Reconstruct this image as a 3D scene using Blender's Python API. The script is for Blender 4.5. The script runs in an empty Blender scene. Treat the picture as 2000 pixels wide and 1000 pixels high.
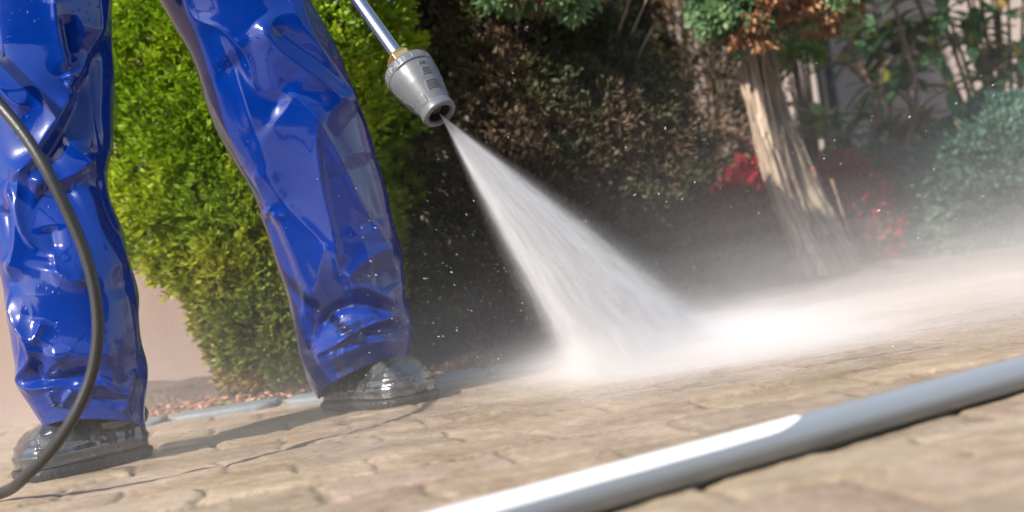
import bpy, bmesh, math, random
import numpy as np
from mathutils import Vector, Matrix

random.seed(7)
rng = np.random.default_rng(11)
PI = math.pi
scene = bpy.context.scene
COL = scene.collection

# ------------------------------------------------------------------ camera
CAM_H = 0.22
ROLL = math.radians(8.5)
FPX = 2778.0
cr, sr = math.cos(ROLL), math.sin(ROLL)
cam_data = bpy.data.cameras.new("camera")
cam = bpy.data.objects.new("camera", cam_data)
COL.objects.link(cam)
right = Vector((cr, 0, -sr)); up = Vector((sr, 0, cr)); back = Vector((0, -1, 0))
m3 = Matrix((right, up, back)).transposed()
cam.matrix_world = Matrix.Translation((0, 0, CAM_H)) @ m3.to_4x4()
cam_data.sensor_width = 36.0
cam_data.lens = FPX * 36.0 / 2000.0
cam_data.clip_end = 500
cam_data.clip_start = 0.02
cam_data.dof.use_dof = True
cam_data.dof.focus_distance = 2.14
cam_data.dof.aperture_fstop = 3.5
scene.camera = cam

# ------------------------------------------------------------------ light
SUN_DIR = Vector((-0.52, -0.62, 0.60)).normalized()      # towards the sun
sun_el = math.asin(SUN_DIR.z)
sun_rot = math.atan2(SUN_DIR.x, SUN_DIR.y)
world = bpy.data.worlds.new("World"); scene.world = world
world.use_nodes = True
wn = world.node_tree
wn.nodes.clear()
sky = wn.nodes.new("ShaderNodeTexSky"); sky.sky_type = 'NISHITA'; sky.sun_disc = False
sky.sun_elevation = sun_el; sky.sun_rotation = sun_rot
sky.air_density = 1.0; sky.dust_density = 1.0
bg = wn.nodes.new("ShaderNodeBackground"); bg.inputs[1].default_value = 0.13
wo = wn.nodes.new("ShaderNodeOutputWorld")
wn.links.new(sky.outputs[0], bg.inputs[0]); wn.links.new(bg.outputs[0], wo.inputs[0])
sl = bpy.data.lights.new("sun", 'SUN'); sl.energy = 4.6; sl.angle = math.radians(0.53); sl.color = (1.0, 0.94, 0.86)
so = bpy.data.objects.new("sun", sl); COL.objects.link(so)
so.rotation_euler = (-SUN_DIR).to_track_quat('-Z', 'Y').to_euler()
so.location = (-4, -2, 5)
scene.view_settings.view_transform = 'Standard'
scene.view_settings.look = 'None'
scene.view_settings.exposure = 0.9
scene.view_settings.gamma = 1.0
scene.cycles.volume_bounces = 3
scene.cycles.max_bounces = 8
scene.cycles.volume_max_steps = 256

# ------------------------------------------------------------------ helpers
def P(x, y, d):
    """point seen at pixel (x, y) of the 2000x1000 photograph, d metres from the camera plane"""
    dx, dy = x - 1000.0, y - 500.0
    u = dx * cr - dy * sr
    v = dy * cr + dx * sr
    return Vector((u * d / FPX, d, CAM_H - v * d / FPX))

def PA(a):
    a = np.asarray(a, float)
    dx, dy, d = a[..., 0] - 1000.0, a[..., 1] - 500.0, a[..., 2]
    u = dx * cr - dy * sr; v = dy * cr + dx * sr
    return np.stack([u * d / FPX, d, CAM_H - v * d / FPX], -1)

def PROJ(p):
    d = p[..., 1]
    u = p[..., 0] * FPX / d; v = (CAM_H - p[..., 2]) * FPX / d
    return u * cr + v * sr + 1000.0, v * cr - u * sr + 500.0

def ground(x, y):
    dx, dy = x - 1000.0, y - 500.0
    v = dy * cr + dx * sr
    return P(x, y, CAM_H * FPX / v)

def hsh(ix, iy, iz, seed):
    n = (ix.astype(np.int64) * 374761393 + iy.astype(np.int64) * 668265263 + iz.astype(np.int64) * 2147483647 + seed * 1274126177) & 0xFFFFFFFF
    n = ((n ^ (n >> 13)) * 1274126177) & 0xFFFFFFFF
    n = (n ^ (n >> 16)) & 0xFFFFFFFF
    return n / 4294967295.0

def vnoise(x, y, z=0.0, seed=0):
    """smooth value noise, -1..1"""
    x, y, z = np.broadcast_arrays(np.asarray(x, float), np.asarray(y, float), np.asarray(z, float))
    ix, iy, iz = np.floor(x), np.floor(y), np.floor(z)
    fx, fy, fz = x - ix, y - iy, z - iz
    fx, fy, fz = [t * t * t * (t * (t * 6 - 15) + 10) for t in (fx, fy, fz)]
    r = 0
    for a in (0, 1):
        for b in (0, 1):
            for c in (0, 1):
                w = (fx if a else 1 - fx) * (fy if b else 1 - fy) * (fz if c else 1 - fz)
                r = r + w * hsh(ix + a, iy + b, iz + c, seed)
    return r * 2 - 1

def fbm(x, y, z=0.0, seed=0, o=3):
    r, a, s = 0, 1.0, 1.0
    for k in range(o):
        r = r + a * vnoise(np.asarray(x) * s, np.asarray(y) * s, np.asarray(z) * s, seed + k * 17)
        a *= .5; s *= 2.03
    return r

def sstep(a, b, x):
    t = np.clip((x - a) / (b - a), 0, 1)
    return t * t * (3 - 2 * t)

def tag(o, label=None, cat=None, group=None, kind=None):
    if label: o['label'] = label
    if cat: o['category'] = cat
    if group: o['group'] = group
    if kind: o['kind'] = kind
    return o

def empty(name, loc=(0, 0, 0)):
    o = bpy.data.objects.new(name, None); COL.objects.link(o)
    o.empty_display_size = 0.05
    o.location = loc
    return o

def link(name, me, mats, parent=None, smooth=True):
    o = bpy.data.objects.new(name, me); COL.objects.link(o)
    if not isinstance(mats, (list, tuple)): mats = [mats]
    for m in mats: me.materials.append(m)
    if parent is not None:
        o.parent = parent
        o.matrix_parent_inverse = Matrix.Translation(-Vector(parent.location))
    if smooth and len(me.polygons):
        me.polygons.foreach_set('use_smooth', np.ones(len(me.polygons), bool))
    return o

def mesh_np(name, V, F, cols=None):
    """V (n,3), F (m,k) same-size polygons; cols (n,3) point colour attribute"""
    V = np.ascontiguousarray(V, np.float32); F = np.ascontiguousarray(F, np.int32)
    me = bpy.data.meshes.new(name)
    me.vertices.add(len(V)); me.vertices.foreach_set('co', V.ravel())
    k = F.shape[1]
    me.loops.add(F.size); me.loops.foreach_set('vertex_index', F.ravel())
    me.polygons.add(len(F)); me.polygons.foreach_set('loop_start', np.arange(0, F.size, k, dtype=np.int32))
    try: me.polygons.foreach_set('loop_total', np.full(len(F), k, np.int32))
    except Exception: pass
    if cols is not None:
        at = me.color_attributes.new('tint', 'FLOAT_COLOR', 'POINT')
        c4 = np.ones((len(V), 4), np.float32); c4[:, :3] = cols
        at.data.foreach_set('color', c4.ravel())
    me.update(calc_edges=True)
    return me

def grid_faces(nr, nc, wrap=False, off=0):
    r = np.arange(nr - 1)[:, None]; c = np.arange(nc if wrap else nc - 1)[None, :]
    c2 = (c + 1) % nc
    return np.stack([r * nc + c, r * nc + c2, (r + 1) * nc + c2, (r + 1) * nc + c], -1).reshape(-1, 4) + off

def catmull(pts, n):
    pts = np.asarray(pts, float)
    seg = np.r_[0, np.cumsum(np.maximum(1e-6, np.linalg.norm(np.diff(pts, axis=0), axis=1)))]
    t = np.linspace(0, seg[-1], n)
    m = np.gradient(pts, seg, axis=0)
    i = np.clip(np.searchsorted(seg, t, side='right') - 1, 0, len(seg) - 2)
    h = (seg[i + 1] - seg[i]); s = ((t - seg[i]) / h)[:, None]; h = h[:, None]
    return ((2*s**3 - 3*s**2 + 1) * pts[i] + (s**3 - 2*s**2 + s) * h * m[i] + (-2*s**3 + 3*s**2) * pts[i+1] + (s**3 - s**2) * h * m[i+1])

def tube_np(path, rad, nseg=24, cap=True):
    """tube along path (n,3), radii (n,) -> V, F(quads)"""
    path = np.asarray(path, float); n = len(path)
    rad = np.broadcast_to(np.asarray(rad, float), (n,))
    T = np.gradient(path, axis=0); T /= np.linalg.norm(T, axis=1)[:, None]
    ref = np.array([0, 0, 1.0]) if abs(T[0][2]) < .9 else np.array([1.0, 0, 0])
    N = []; nprev = ref
    for k in range(n):
        v = nprev - T[k] * nprev.dot(T[k]); v /= np.linalg.norm(v); N.append(v); nprev = v
    N = np.array(N); B = np.cross(T, N)
    a = np.linspace(0, 2 * PI, nseg, endpoint=False)
    V = path[:, None, :] + rad[:, None, None] * (np.cos(a)[None, :, None] * N[:, None, :] + np.sin(a)[None, :, None] * B[:, None, :])
    V = V.reshape(-1, 3); F = grid_faces(n, nseg, True)
    if cap:
        c0 = len(V); V = np.vstack([V, path[0], path[-1]])
        i = np.arange(nseg); j = (i + 1) % nseg
        F0 = np.stack([np.full(nseg, c0), j, i, i], -1)
        F1 = np.stack([np.full(nseg, c0 + 1), (n - 1) * nseg + i, (n - 1) * nseg + j, (n - 1) * nseg + j], -1)
        # degenerate quads are avoided by returning separate caps as rings
        return V, F, (F0[:, :3], F1[:, :3])
    return V, F, None

def build_mesh(name, parts, cols=None):
    """parts: list of (V, [F arrays of any size])"""
    verts = []; faces = []; off = 0
    for V, Fs in parts:
        verts.append(np.asarray(V, float))
        for F in Fs:
            if F is None or len(F) == 0: continue
            faces += (np.asarray(F) + off).tolist()
        off += len(V)
    me = bpy.data.meshes.new(name)
    me.from_pydata(np.vstack(verts).tolist(), [], faces)
    if cols is not None:
        at = me.color_attributes.new('tint', 'FLOAT_COLOR', 'POINT')
        c4 = np.ones((off, 4), np.float32); c4[:, :3] = cols
        at.data.foreach_set('color', c4.ravel())
    me.update()
    return me

def tube_part(path, rad, nseg=24):
    V, F, caps = tube_np(path, rad, nseg)
    return (V, [F, caps[0], caps[1]])

def lathe_part(zr, nseg=64, M=None, cap0=True, cap1=True):
    zr = np.asarray(zr, float); n = len(zr)
    a = np.linspace(0, 2*PI, nseg, endpoint=False)
    V = np.zeros((n, nseg, 3)); V[..., 0] = zr[:, 1:2] * np.cos(a); V[..., 1] = zr[:, 1:2] * np.sin(a); V[..., 2] = zr[:, 0:1]
    V = V.reshape(-1, 3); Fs = [grid_faces(n, nseg, True)]
    if cap0: Fs.append(np.arange(nseg)[::-1][None, :])
    if cap1: Fs.append(((n - 1) * nseg + np.arange(nseg))[None, :])
    if M is not None: V = V @ np.array(M.to_3x3()).T + np.array(M.translation)
    return (V, Fs)

# ------------------------------------------------------------------ material helpers
def new_mat(name):
    m = bpy.data.materials.new(name); m.use_nodes = True
    nt = m.node_tree; nt.nodes.clear()
    out = nt.nodes.new("ShaderNodeOutputMaterial")
    return m, nt, out

class N:
    def __init__(s, nt): s.nt = nt
    def __call__(s, typ, **kw):
        n = s.nt.nodes.new("ShaderNode" + typ)
        for k, v in kw.items():
            if k.startswith('i_'): 
                key = k[2:].replace('_', ' ')
                n.inputs[key].default_value = v
            else: setattr(n, k, v)
        return n
    def l(s, a, b): s.nt.links.new(a, b)
    def noise(s, vec, scale, detail=4, rough=.55, dist=0.0):
        n = s('TexNoise'); n.inputs['Scale'].default_value = scale; n.inputs['Detail'].default_value = detail
        n.inputs['Roughness'].default_value = rough; n.inputs['Distortion'].default_value = dist
        if vec is not None: s.l(vec, n.inputs['Vector'])
        return n.outputs['Fac']
    def ramp(s, fac, stops):
        r = s('ValToRGB'); cr_ = r.color_ramp
        while len(cr_.elements) < len(stops): cr_.elements.new(.5)
        for e, (p, c) in zip(cr_.elements, stops):
            e.position = p; e.color = (c[0], c[1], c[2], 1) if hasattr(c, '__len__') else (c, c, c, 1)
        s.l(fac, r.inputs[0]); return r.outputs[0]
    def mix(s, fac, a, b, mode='MIX'):
        m = s('Mix', data_type='RGBA', blend_type=mode)
        for i, v in ((0, fac), (6, a), (7, b)):
            if hasattr(v, 'is_linked') or hasattr(v, 'links'): s.l(v, m.inputs[i])
            else: m.inputs[i].default_value = v if i == 0 else ((v[0], v[1], v[2], 1) if len(v) == 3 else v)
        return m.outputs[2]
    def math(s, op, a, b=None, c=None, clamp=False):
        m = s('Math', operation=op, use_clamp=clamp)
        for i, v in enumerate((a, b, c)):
            if v is None: continue
            if hasattr(v, 'links'): s.l(v, m.inputs[i])
            else: m.inputs[i].default_value = v
        return m.outputs[0]
    def bump(s, h, strength=.3, dist=.01, normal=None):
        b = s('Bump'); b.inputs['Strength'].default_value = strength; b.inputs['Distance'].default_value = dist
        s.l(h, b.inputs['Height'])
        if normal is not None: s.l(normal, b.inputs['Normal'])
        return b.outputs[0]
    def coord(s, which='Object'):
        return s('TexCoord').outputs[which]
    def mapping(s, vec, scale=(1, 1, 1), rot=(0, 0, 0)):
        m = s('Mapping'); m.inputs['Scale'].default_value = scale; m.inputs['Rotation'].default_value = rot
        s.l(vec, m.inputs[0]); return m.outputs[0]
    def bsdf(s, **kw):
        b = s('BsdfPrincipled')
        for k, v in kw.items():
            key = k.replace('_', ' ')
            if hasattr(v, 'links'): s.l(v, b.inputs[key])
            else: b.inputs[key].default_value = (v[0], v[1], v[2], 1) if hasattr(v, '__len__') and len(v) == 3 and key.endswith('Color') or (hasattr(v, '__len__') and key == 'Base Color' and len(v) == 3) else v
        return b

def finish(nt, out, b): nt.links.new(b.outputs[0], out.inputs[0])

# pvc trousers
def mat_pvc():
    m, nt, out = new_mat("blue_pvc"); n = N(nt); co = n.coord()
    dirt = n.ramp(n.noise(co, 9, 5, .6), [(.46, 0), (.72, 1)])
    col = n.mix(n.math('MULTIPLY', dirt, .12), (0.0003, 0.019, 0.17), (0.010, 0.030, 0.15))
    fine = n.noise(co, 70, 3, .6)
    med = n.noise(co, 22, 3, .5)
    drops = n('TexVoronoi'); drops.inputs['Scale'].default_value = 95; nt.links.new(co, drops.inputs['Vector'])
    dm = n.noise(co, 14, 2)
    dd = n.math('MULTIPLY', n.math('SUBTRACT', 0.22, drops.outputs['Distance'], clamp=True), n.ramp(dm, [(.52, 0), (.62, 1)]))
    h = n.math('ADD', n.math('MULTIPLY', med, .22), n.math('MULTIPLY', fine, .10))
    nb = n.bump(h, .22, .006)
    nb2 = n.bump(dd, .6, .006, nb)
    rough = n.ramp(n.noise(co, 16, 4, .6), [(.3, .13), (.75, .34)])
    b = n.bsdf(Base_Color=col, Roughness=rough, Normal=nb2)
    b.inputs['IOR'].default_value = 1.5
    b.inputs['Coat Weight'].default_value = 0.8; b.inputs['Coat Roughness'].default_value = 0.035
    b.inputs['Coat IOR'].default_value = 1.55
    nt.links.new(nb2, b.inputs['Coat Normal'])
    b.inputs['Specular IOR Level'].default_value = .10
    b.inputs['Sheen Weight'].default_value = 0.0; b.inputs['Sheen Roughness'].default_value = .4
    b.inputs['Sheen Tint'].default_value = (.75, .75, 1, 1)
    finish(nt, out, b); return m

def mat_simple(name, col, rough=.5, metal=0.0, bump=None, var=.15, scale=30, coat=0.0, spec=.5):
    m, nt, out = new_mat(name); n = N(nt); co = n.coord()
    f = n.noise(co, scale, 4, .6)
    c = n.mix(f, tuple(x * (1 - var) for x in col), tuple(min(1, x * (1 + var)) for x in col))
    b = n.bsdf(Base_Color=c, Roughness=rough, Metallic=metal)
    b.inputs['Specular IOR Level'].default_value = spec
    b.inputs['Coat Weight'].default_value = coat; b.inputs['Coat Roughness'].default_value = .08
    if bump:
        nb = n.bump(n.noise(co, bump[0], 5, .6), bump[1], bump[2]); nt.links.new(nb, b.inputs['Normal'])
    finish(nt, out, b); return m

def mat_leaf(name, rough=.5, trans=.35, gain=1.0):
    """leaf colour from the point attribute, thin and a little translucent"""
    m, nt, out = new_mat(name); n = N(nt)
    at = n('Attribute'); at.attribute_name = 'tint'
    b = n.bsdf(Base_Color=at.outputs['Color'], Roughness=rough)
    b.inputs['Specular IOR Level'].default_value = .35
    tr = n('BsdfTranslucent')
    tc = n.mix(1.0, at.outputs['Color'], (1.0, 1.15, .55), 'MULTIPLY')
    nt.links.new(tc, tr.inputs[0])
    ms = n('MixShader'); ms.inputs[0].default_value = trans
    nt.links.new(b.outputs[0], ms.inputs[1]); nt.links.new(tr.outputs[0], ms.inputs[2])
    nt.links.new(ms.outputs[0], out.inputs[0]); return m

def mat_rubber():
    m, nt, out = new_mat("wet_black_rubber"); n = N(nt); co = n.coord()
    r = n.ramp(n.noise(co, 40, 4, .6), [(.35, .12), (.7, .38)])
    c = n.mix(n.ramp(n.noise(co, 25, 5, .6), [(.45, 0), (.75, 1)]), (.020, .023, .024), (.08, .08, .074))
    drops = n('TexVoronoi'); drops.inputs['Scale'].default_value = 160; nt.links.new(co, drops.inputs['Vector'])
    nb = n.bump(n.noise(co, 60, 4, .6), .35, .004)
    nb2 = n.bump(n.math('SUBTRACT', .25, drops.outputs['Distance'], clamp=True), .5, .004, nb)
    b = n.bsdf(Base_Color=c, Roughness=r, Normal=nb2)
    b.inputs['Coat Weight'].default_value = 1.0; b.inputs['Coat Roughness'].default_value = .10; b.inputs['Coat IOR'].default_value = 1.7
    finish(nt, out, b); return m

def mat_pavers():
    m, nt, out = new_mat("worn_sandstone_pavers"); n = N(nt)
    co = n.coord('Object')
    at = n('Attribute'); at.attribute_name = 'tint'
    f1 = n.noise(co, 7, 6, .65); f2 = n.noise(co, 60, 5, .7)
    f3 = n.noise(co, 420, 3, .6)
    c = n.mix(n.ramp(f1, [(.35, 0), (.7, 1)]), (.20, .14, .085), (.385, .30, .222))
    c = n.mix(n.ramp(f2, [(.4, 0), (.75, .6)]), c, (.42, .34, .25))
    c = n.mix(n.ramp(f3, [(.30, .75), (.5, 0)]), c, (.15, .10, .06))
    c = n.mix(1.0, c, at.outputs['Color'], 'MULTIPLY')
    # wet film round the jet: real water on the stones
    pos = n('NewGeometry').outputs['Position']
    vm = n('VectorMath', operation='DISTANCE'); vq = n('VectorMath', operation='MULTIPLY'); nt.links.new(pos, vq.inputs[0]); vq.inputs[1].default_value = (.32, 1, 1)
    nt.links.new(vq.outputs[0], vm.inputs[0]); vm.inputs[1].default_value = (.16, 2.3, 0)
    wetd = n.math('ADD', vm.outputs['Value'], n.math('MULTIPLY', n.noise(co, 4, 4, .6), .7))
    wet = n.ramp(wetd, [(.62, 1), (1.05, 0)])
    wetp = n.math('MULTIPLY', wet, n.ramp(n.noise(co, 12, 4, .6), [(.35, 1), (.6, .35)]))
    c = n.mix(n.math('MULTIPLY', wetp, .35), c, (.22, .15, .10))
    rough = n.math('SUBTRACT', .66, n.math('MULTIPLY', wetp, .56))
    h = n.math('ADD', n.math('MULTIPLY', f2, .8), n.math('MULTIPLY', f3, .35))
    nb = n.bump(h, .55, .004)
    b = n.bsdf(Base_Color=c, Roughness=rough, Normal=nb)
    b.inputs['Specular IOR Level'].default_value = .6
    finish(nt, out, b); return m

def mat_stucco(name, col, sc=1.0):
    m, nt, out = new_mat(name); n = N(nt); co = n.coord()
    big = n.noise(co, 1.3, 4, .6); fine = n.noise(co, 140 * sc, 4, .7); mid = n.noise(n.mapping(co, (6, 6, 1.2)), 2.2, 5, .6)
    c = n.mix(n.ramp(big, [(.3, 0), (.7, 1)]), tuple(x * .88 for x in col), tuple(x * 1.07 for x in col))
    c = n.mix(n.ramp(mid, [(.5, 0), (.8, .35)]), c, tuple(x * .72 for x in col))
    b = n.bsdf(Base_Color=c, Roughness=.9, Normal=n.bump(fine, .5, .004))
    finish(nt, out, b); return m

def mat_bark():
    m, nt, out = new_mat("shaggy_bark"); n = N(nt); co = n.coord()
    at = n('Attribute'); at.attribute_name = 'tint'
    st = n.mapping(co, (60, 60, 4)); f = n.noise(st, 1.4, 6, .7)
    c = n.mix(n.ramp(f, [(.34, .7), (.55, 0)]), at.outputs['Color'], (.10, .06, .04))
    b = n.bsdf(Base_Color=c, Roughness=.85, Normal=n.bump(f, .9, .008))
    finish(nt, out, b); return m

M_PVC = mat_pvc()
M_RUB = mat_rubber()
M_SOLE = mat_simple("boot_sole_rubber", (.015, .015, .016), .5, bump=(80, .3, .002))
M_HOSE = mat_simple("hose_rubber", (.022, .021, .021), .34, bump=(300, .35, .001), var=.35, scale=45)
M_PAVE = mat_pavers()
M_STEEL = mat_simple("stainless_steel", (.62, .60, .58), .2, 1.0, bump=(60, .08, .001), var=.2, scale=60)
M_BRASS = mat_simple("brass", (.85, .58, .22), .28, 1.0, bump=(90, .1, .001), var=.2, scale=60)
M_GREYP = mat_simple("grey_plastic", (.09, .097, .107), .36, bump=(260, .12, .001), var=.1, scale=50)
M_DARKP = mat_simple("dark_bore", (.02, .02, .022), .4)
M_PIPE = mat_simple("grey_coated_pipe", (.25, .275, .30), .34, 0.15, bump=(30, .05, .002), var=.06, scale=6)
M_WALL = mat_stucco("pinkish_render", (.255, .185, .155))
M_WALL2 = mat_stucco("house_render", (.34, .27, .235))
M_DOOR = mat_simple("dark_painted_door", (.022, .021, .030), .6)
M_FRAME = mat_simple("door_frame_paint", (.10, .08, .075), .5)
M_SLATE = mat_simple("slate_edging_stone", (.15, .17, .185), .6, bump=(25, .7, .01), var=.3, scale=9)
M_SOIL = mat_simple("bed_soil", (.10, .065, .045), .95, bump=(40, 1.0, .02), var=.5, scale=20)
M_LEAF = mat_leaf("scale_leaf")
M_LEAF_DULL = mat_leaf("dull_leaf", .65, .15)
M_LEAF_GLOSS = mat_leaf("glossy_leaf", .3, .2)
M_BARK = mat_bark()
M_TWIG = mat_simple("twig_bark", (.17, .115, .075), .85, bump=(80, .6, .004), var=.35, scale=25)

# ------------------------------------------------------------------ ground
def paver_height(X, Y):
    a = math.radians(-13)
    wx = X + .010 * fbm(X * 9, Y * 9, 0, 3, 2); wy = Y + .012 * fbm(X * 8, Y * 8, 5, 4, 3)
    U = wx * math.cos(a) - wy * math.sin(a); V = wx * math.sin(a) + wy * math.cos(a)
    LW, LH = .21, .135
    j = np.floor(V / LH); 
    off = (j % 2) * .5 * LW + .03 * vnoise(j * 3.7, 0, 0, 9)
    i = np.floor((U + off) / LW)
    fu = (U + off) / LW - i; fv = V / LH - j
    du = np.minimum(fu, 1 - fu) * LW; dv = np.minimum(fv, 1 - fv) * LH
    chip = .0035 * fbm(X * 45, Y * 45, 0, 21, 3)
    e = np.minimum(du, dv) + chip
    r1 = hsh(i, j, i * 0, 5); r2 = hsh(i, j, i * 0, 6); r3 = hsh(i, j, i * 0, 7); r4 = hsh(i, j, i * 0, 8)
    top = (r1 - .5) * .003 + (fu - .5) * (r2 - .5) * .006 + (fv - .5) * (r3 - .5) * .006
    top = top + .0009 * fbm(X * 16, Y * 16, 0, 31, 3) + .0005 * fbm(X * 60, Y * 60, 0, 33, 2)
    ledge = sstep(.1, .32, fbm(X * 9 + 40, Y * 14, 0, 51, 3)) * .0016
    prof = sstep(.0, .013, e) ** .6
    h = top - ledge - .0034 * (1 - prof)
    tone = .86 + .26 * r4
    joint = sstep(.002, .009, e)
    tint = np.stack([tone, tone * (.97 + .05 * r2), tone * (.93 + .10 * r3)], -1)
    tint = tint * (.76 + .24 * joint)[..., None]
    return h, tint

def build_pavement():
    us = np.concatenate([np.linspace(-1.15, -.47, 70)[:-1], np.linspace(-.47, .47, 560), np.linspace(.47, 1.15, 70)[1:]])
    ys = .5 * np.exp(np.linspace(0, math.log(4.7 / .5), 560))
    Yg, Ug = np.meshgrid(ys, us, indexing='ij')
    X = Ug * Yg; h, t = paver_height(X, Yg)
    V = np.stack([X, Yg, h], -1).reshape(-1, 3)
    me = mesh_np("pavement", V, grid_faces(len(ys), len(us))[:, ::-1] if False else grid_faces(len(ys), len(us)), t.reshape(-1, 3))
    o = link("pavement", me, M_PAVE)
    tag(o, kind='structure'); return o
build_pavement()
me = mesh_np("ground", [(-150, -150, -.022), (150, -150, -.022), (150, 150, -.022), (-150, 150, -.022)], [(0, 1, 2, 3)], np.full((4, 3), .95))
tag(link("ground", me, M_PAVE), kind='structure')

# planting bed: low soil mound behind the paving
def build_bed():
    xs = np.linspace(-1.0, 5.5, 180); ts = np.linspace(0, 1, 60)
    Xg, T = np.meshgrid(xs, ts, indexing='ij')
    front = np.where(Xg < .1, 2.90, 2.90 + .55 * sstep(.1, 1.0, Xg))
    front = front + .02 * fbm(Xg * 5, 0, 0, 2, 2)
    Y = front + T * (6.5 - front) 
    Z = -.012 + .05 * sstep(0, .05, T) + .018 * fbm(Xg * 6, Y * 6, 0, 8, 4) * sstep(0, .03, T)
    V = np.stack([Xg, Y, Z], -1).reshape(-1, 3)
    F = grid_faces(len(xs), len(ts))[:, ::-1]
    tag(link("planting_bed", mesh_np("planting_bed", V, F), M_SOIL), kind='structure')
build_bed()

# ------------------------------------------------------------------ walls
def box_part(x0, x1, y0, y1, z0, z1):
    V = [(x0,y0,z0),(x1,y0,z0),(x1,y1,z0),(x0,y1,z0),(x0,y0,z1),(x1,y0,z1),(x1,y1,z1),(x0,y1,z1)]
    F = np.array([(0,3,2,1),(4,5,6,7),(0,1,5,4),(1,2,6,5),(2,3,7,6),(3,0,4,7)])
    return (np.array(V, float), [F])

gw = link("garden_wall", build_mesh("garden_wall", [box_part(-7, -.50, 3.36, 3.6, -.05, 2.2)]), M_WALL, smooth=False)
tag(gw, "smooth pinkish beige rendered wall standing behind the worker's legs and the green bush", "wall")

HY = 5.6
hs = empty("house", (3.0, HY, 0))
dx0, dx1 = P(1600, 200, HY).x, P(1745, 200, HY).x
link("wall", build_mesh("wall", [box_part(-.6, dx0, HY, HY + .3, -.05, 3.0), box_part(dx1, 6.5, HY, HY + .3, -.05, 3.0), box_part(dx0, dx1, HY, HY + .3, 1.9, 3.0)]), M_WALL2, hs, False)
dr = link("door", build_mesh("door", [box_part(dx0, dx1, HY + .12, HY + .17, 0, 1.9)]), M_DOOR, hs, False)
link("door_frame", build_mesh("door_frame", [box_part(dx0 + .002, dx0 + .045, HY + .05, HY + .118, 0, 1.855), box_part(dx1 - .045, dx1 - .002, HY + .05, HY + .118, 0, 1.855), box_part(dx0 + .002, dx1 - .002, HY + .05, HY + .118, 1.857, 1.898)]), M_FRAME, hs, False)
tag(hs, "pale rendered house front with a dark doorway, seen through the shrubs at the right", "house")

# ------------------------------------------------------------------ foliage
def rand_rot(n, up_bias=None):
    v = rng.normal(size=(n, 3)); v /= np.linalg.norm(v, axis=1)[:, None]
    return v

def leaf_quads(pos, dirs, length, width, cols, bend=.0):
    """one diamond leaf per point: pos (n,3) base, dirs (n,3) unit, sizes (n,)"""
    n = len(pos)
    r = rand_rot(n); side = np.cross(dirs, r); side /= (np.linalg.norm(side, axis=1)[:, None] + 1e-9)
    nor = np.cross(side, dirs)
    L = length[:, None]; W = width[:, None]
    a = pos; b = pos + dirs * L * .5 + side * W * .5 + nor * L * bend; c = pos + dirs * L; d = pos + dirs * L * .5 - side * W * .5 + nor * L * bend
    V = np.stack([a, b, c, d], 1).reshape(-1, 3)
    F = np.arange(4 * n).reshape(n, 4)
    C = np.repeat(cols, 4, axis=0)
    return V, F, C

def tufts(centers, outward, ntuft, spread, llen, lwid, colfun, jitter=.35):
    """each centre gets a fan of small leaves pointing mostly outward"""
    n = len(centers)
    idx = np.repeat(np.arange(n), ntuft)
    d = outward[idx] + rand_rot(len(idx)) * spread
    d /= np.linalg.norm(d, axis=1)[:, None]
    p = centers[idx] + d * (rng.random(len(idx))[:, None] * llen * .9) + rand_rot(len(idx)) * llen * jitter
    L = llen * (.6 + .8 * rng.random(len(idx))); W = lwid * (.6 + .8 * rng.random(len(idx)))
    tc = colfun(centers)[idx]
    tc = tc * (.82 + .36 * rng.random((len(idx), 1)))
    return leaf_quads(p, d, L, W, np.clip(tc, 0, 1))

def merge(parts):
    V = np.vstack([p[0] for p in parts]); C = np.vstack([p[2] for p in parts])
    off = 0; Fs = []
    for p in parts: Fs.append(p[1] + off); off += len(p[0])
    return V, np.vstack(Fs), C

def mixcol(a, b, t):
    return np.asarray(a)[None, :] * (1 - t[:, None]) + np.asarray(b)[None, :] * t[:, None]

# ---- bright green arborvitae
def bush_radius(z):
    """half width of the crown at height z"""
    return np.interp(z, [0.0, .03, .12, .25, .40, .6, .85, 1.05, 1.2, 1.32, 1.4], [.12, .17, .21, .24, .29, .33, .36, .35, .30, .2, .04])

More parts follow.
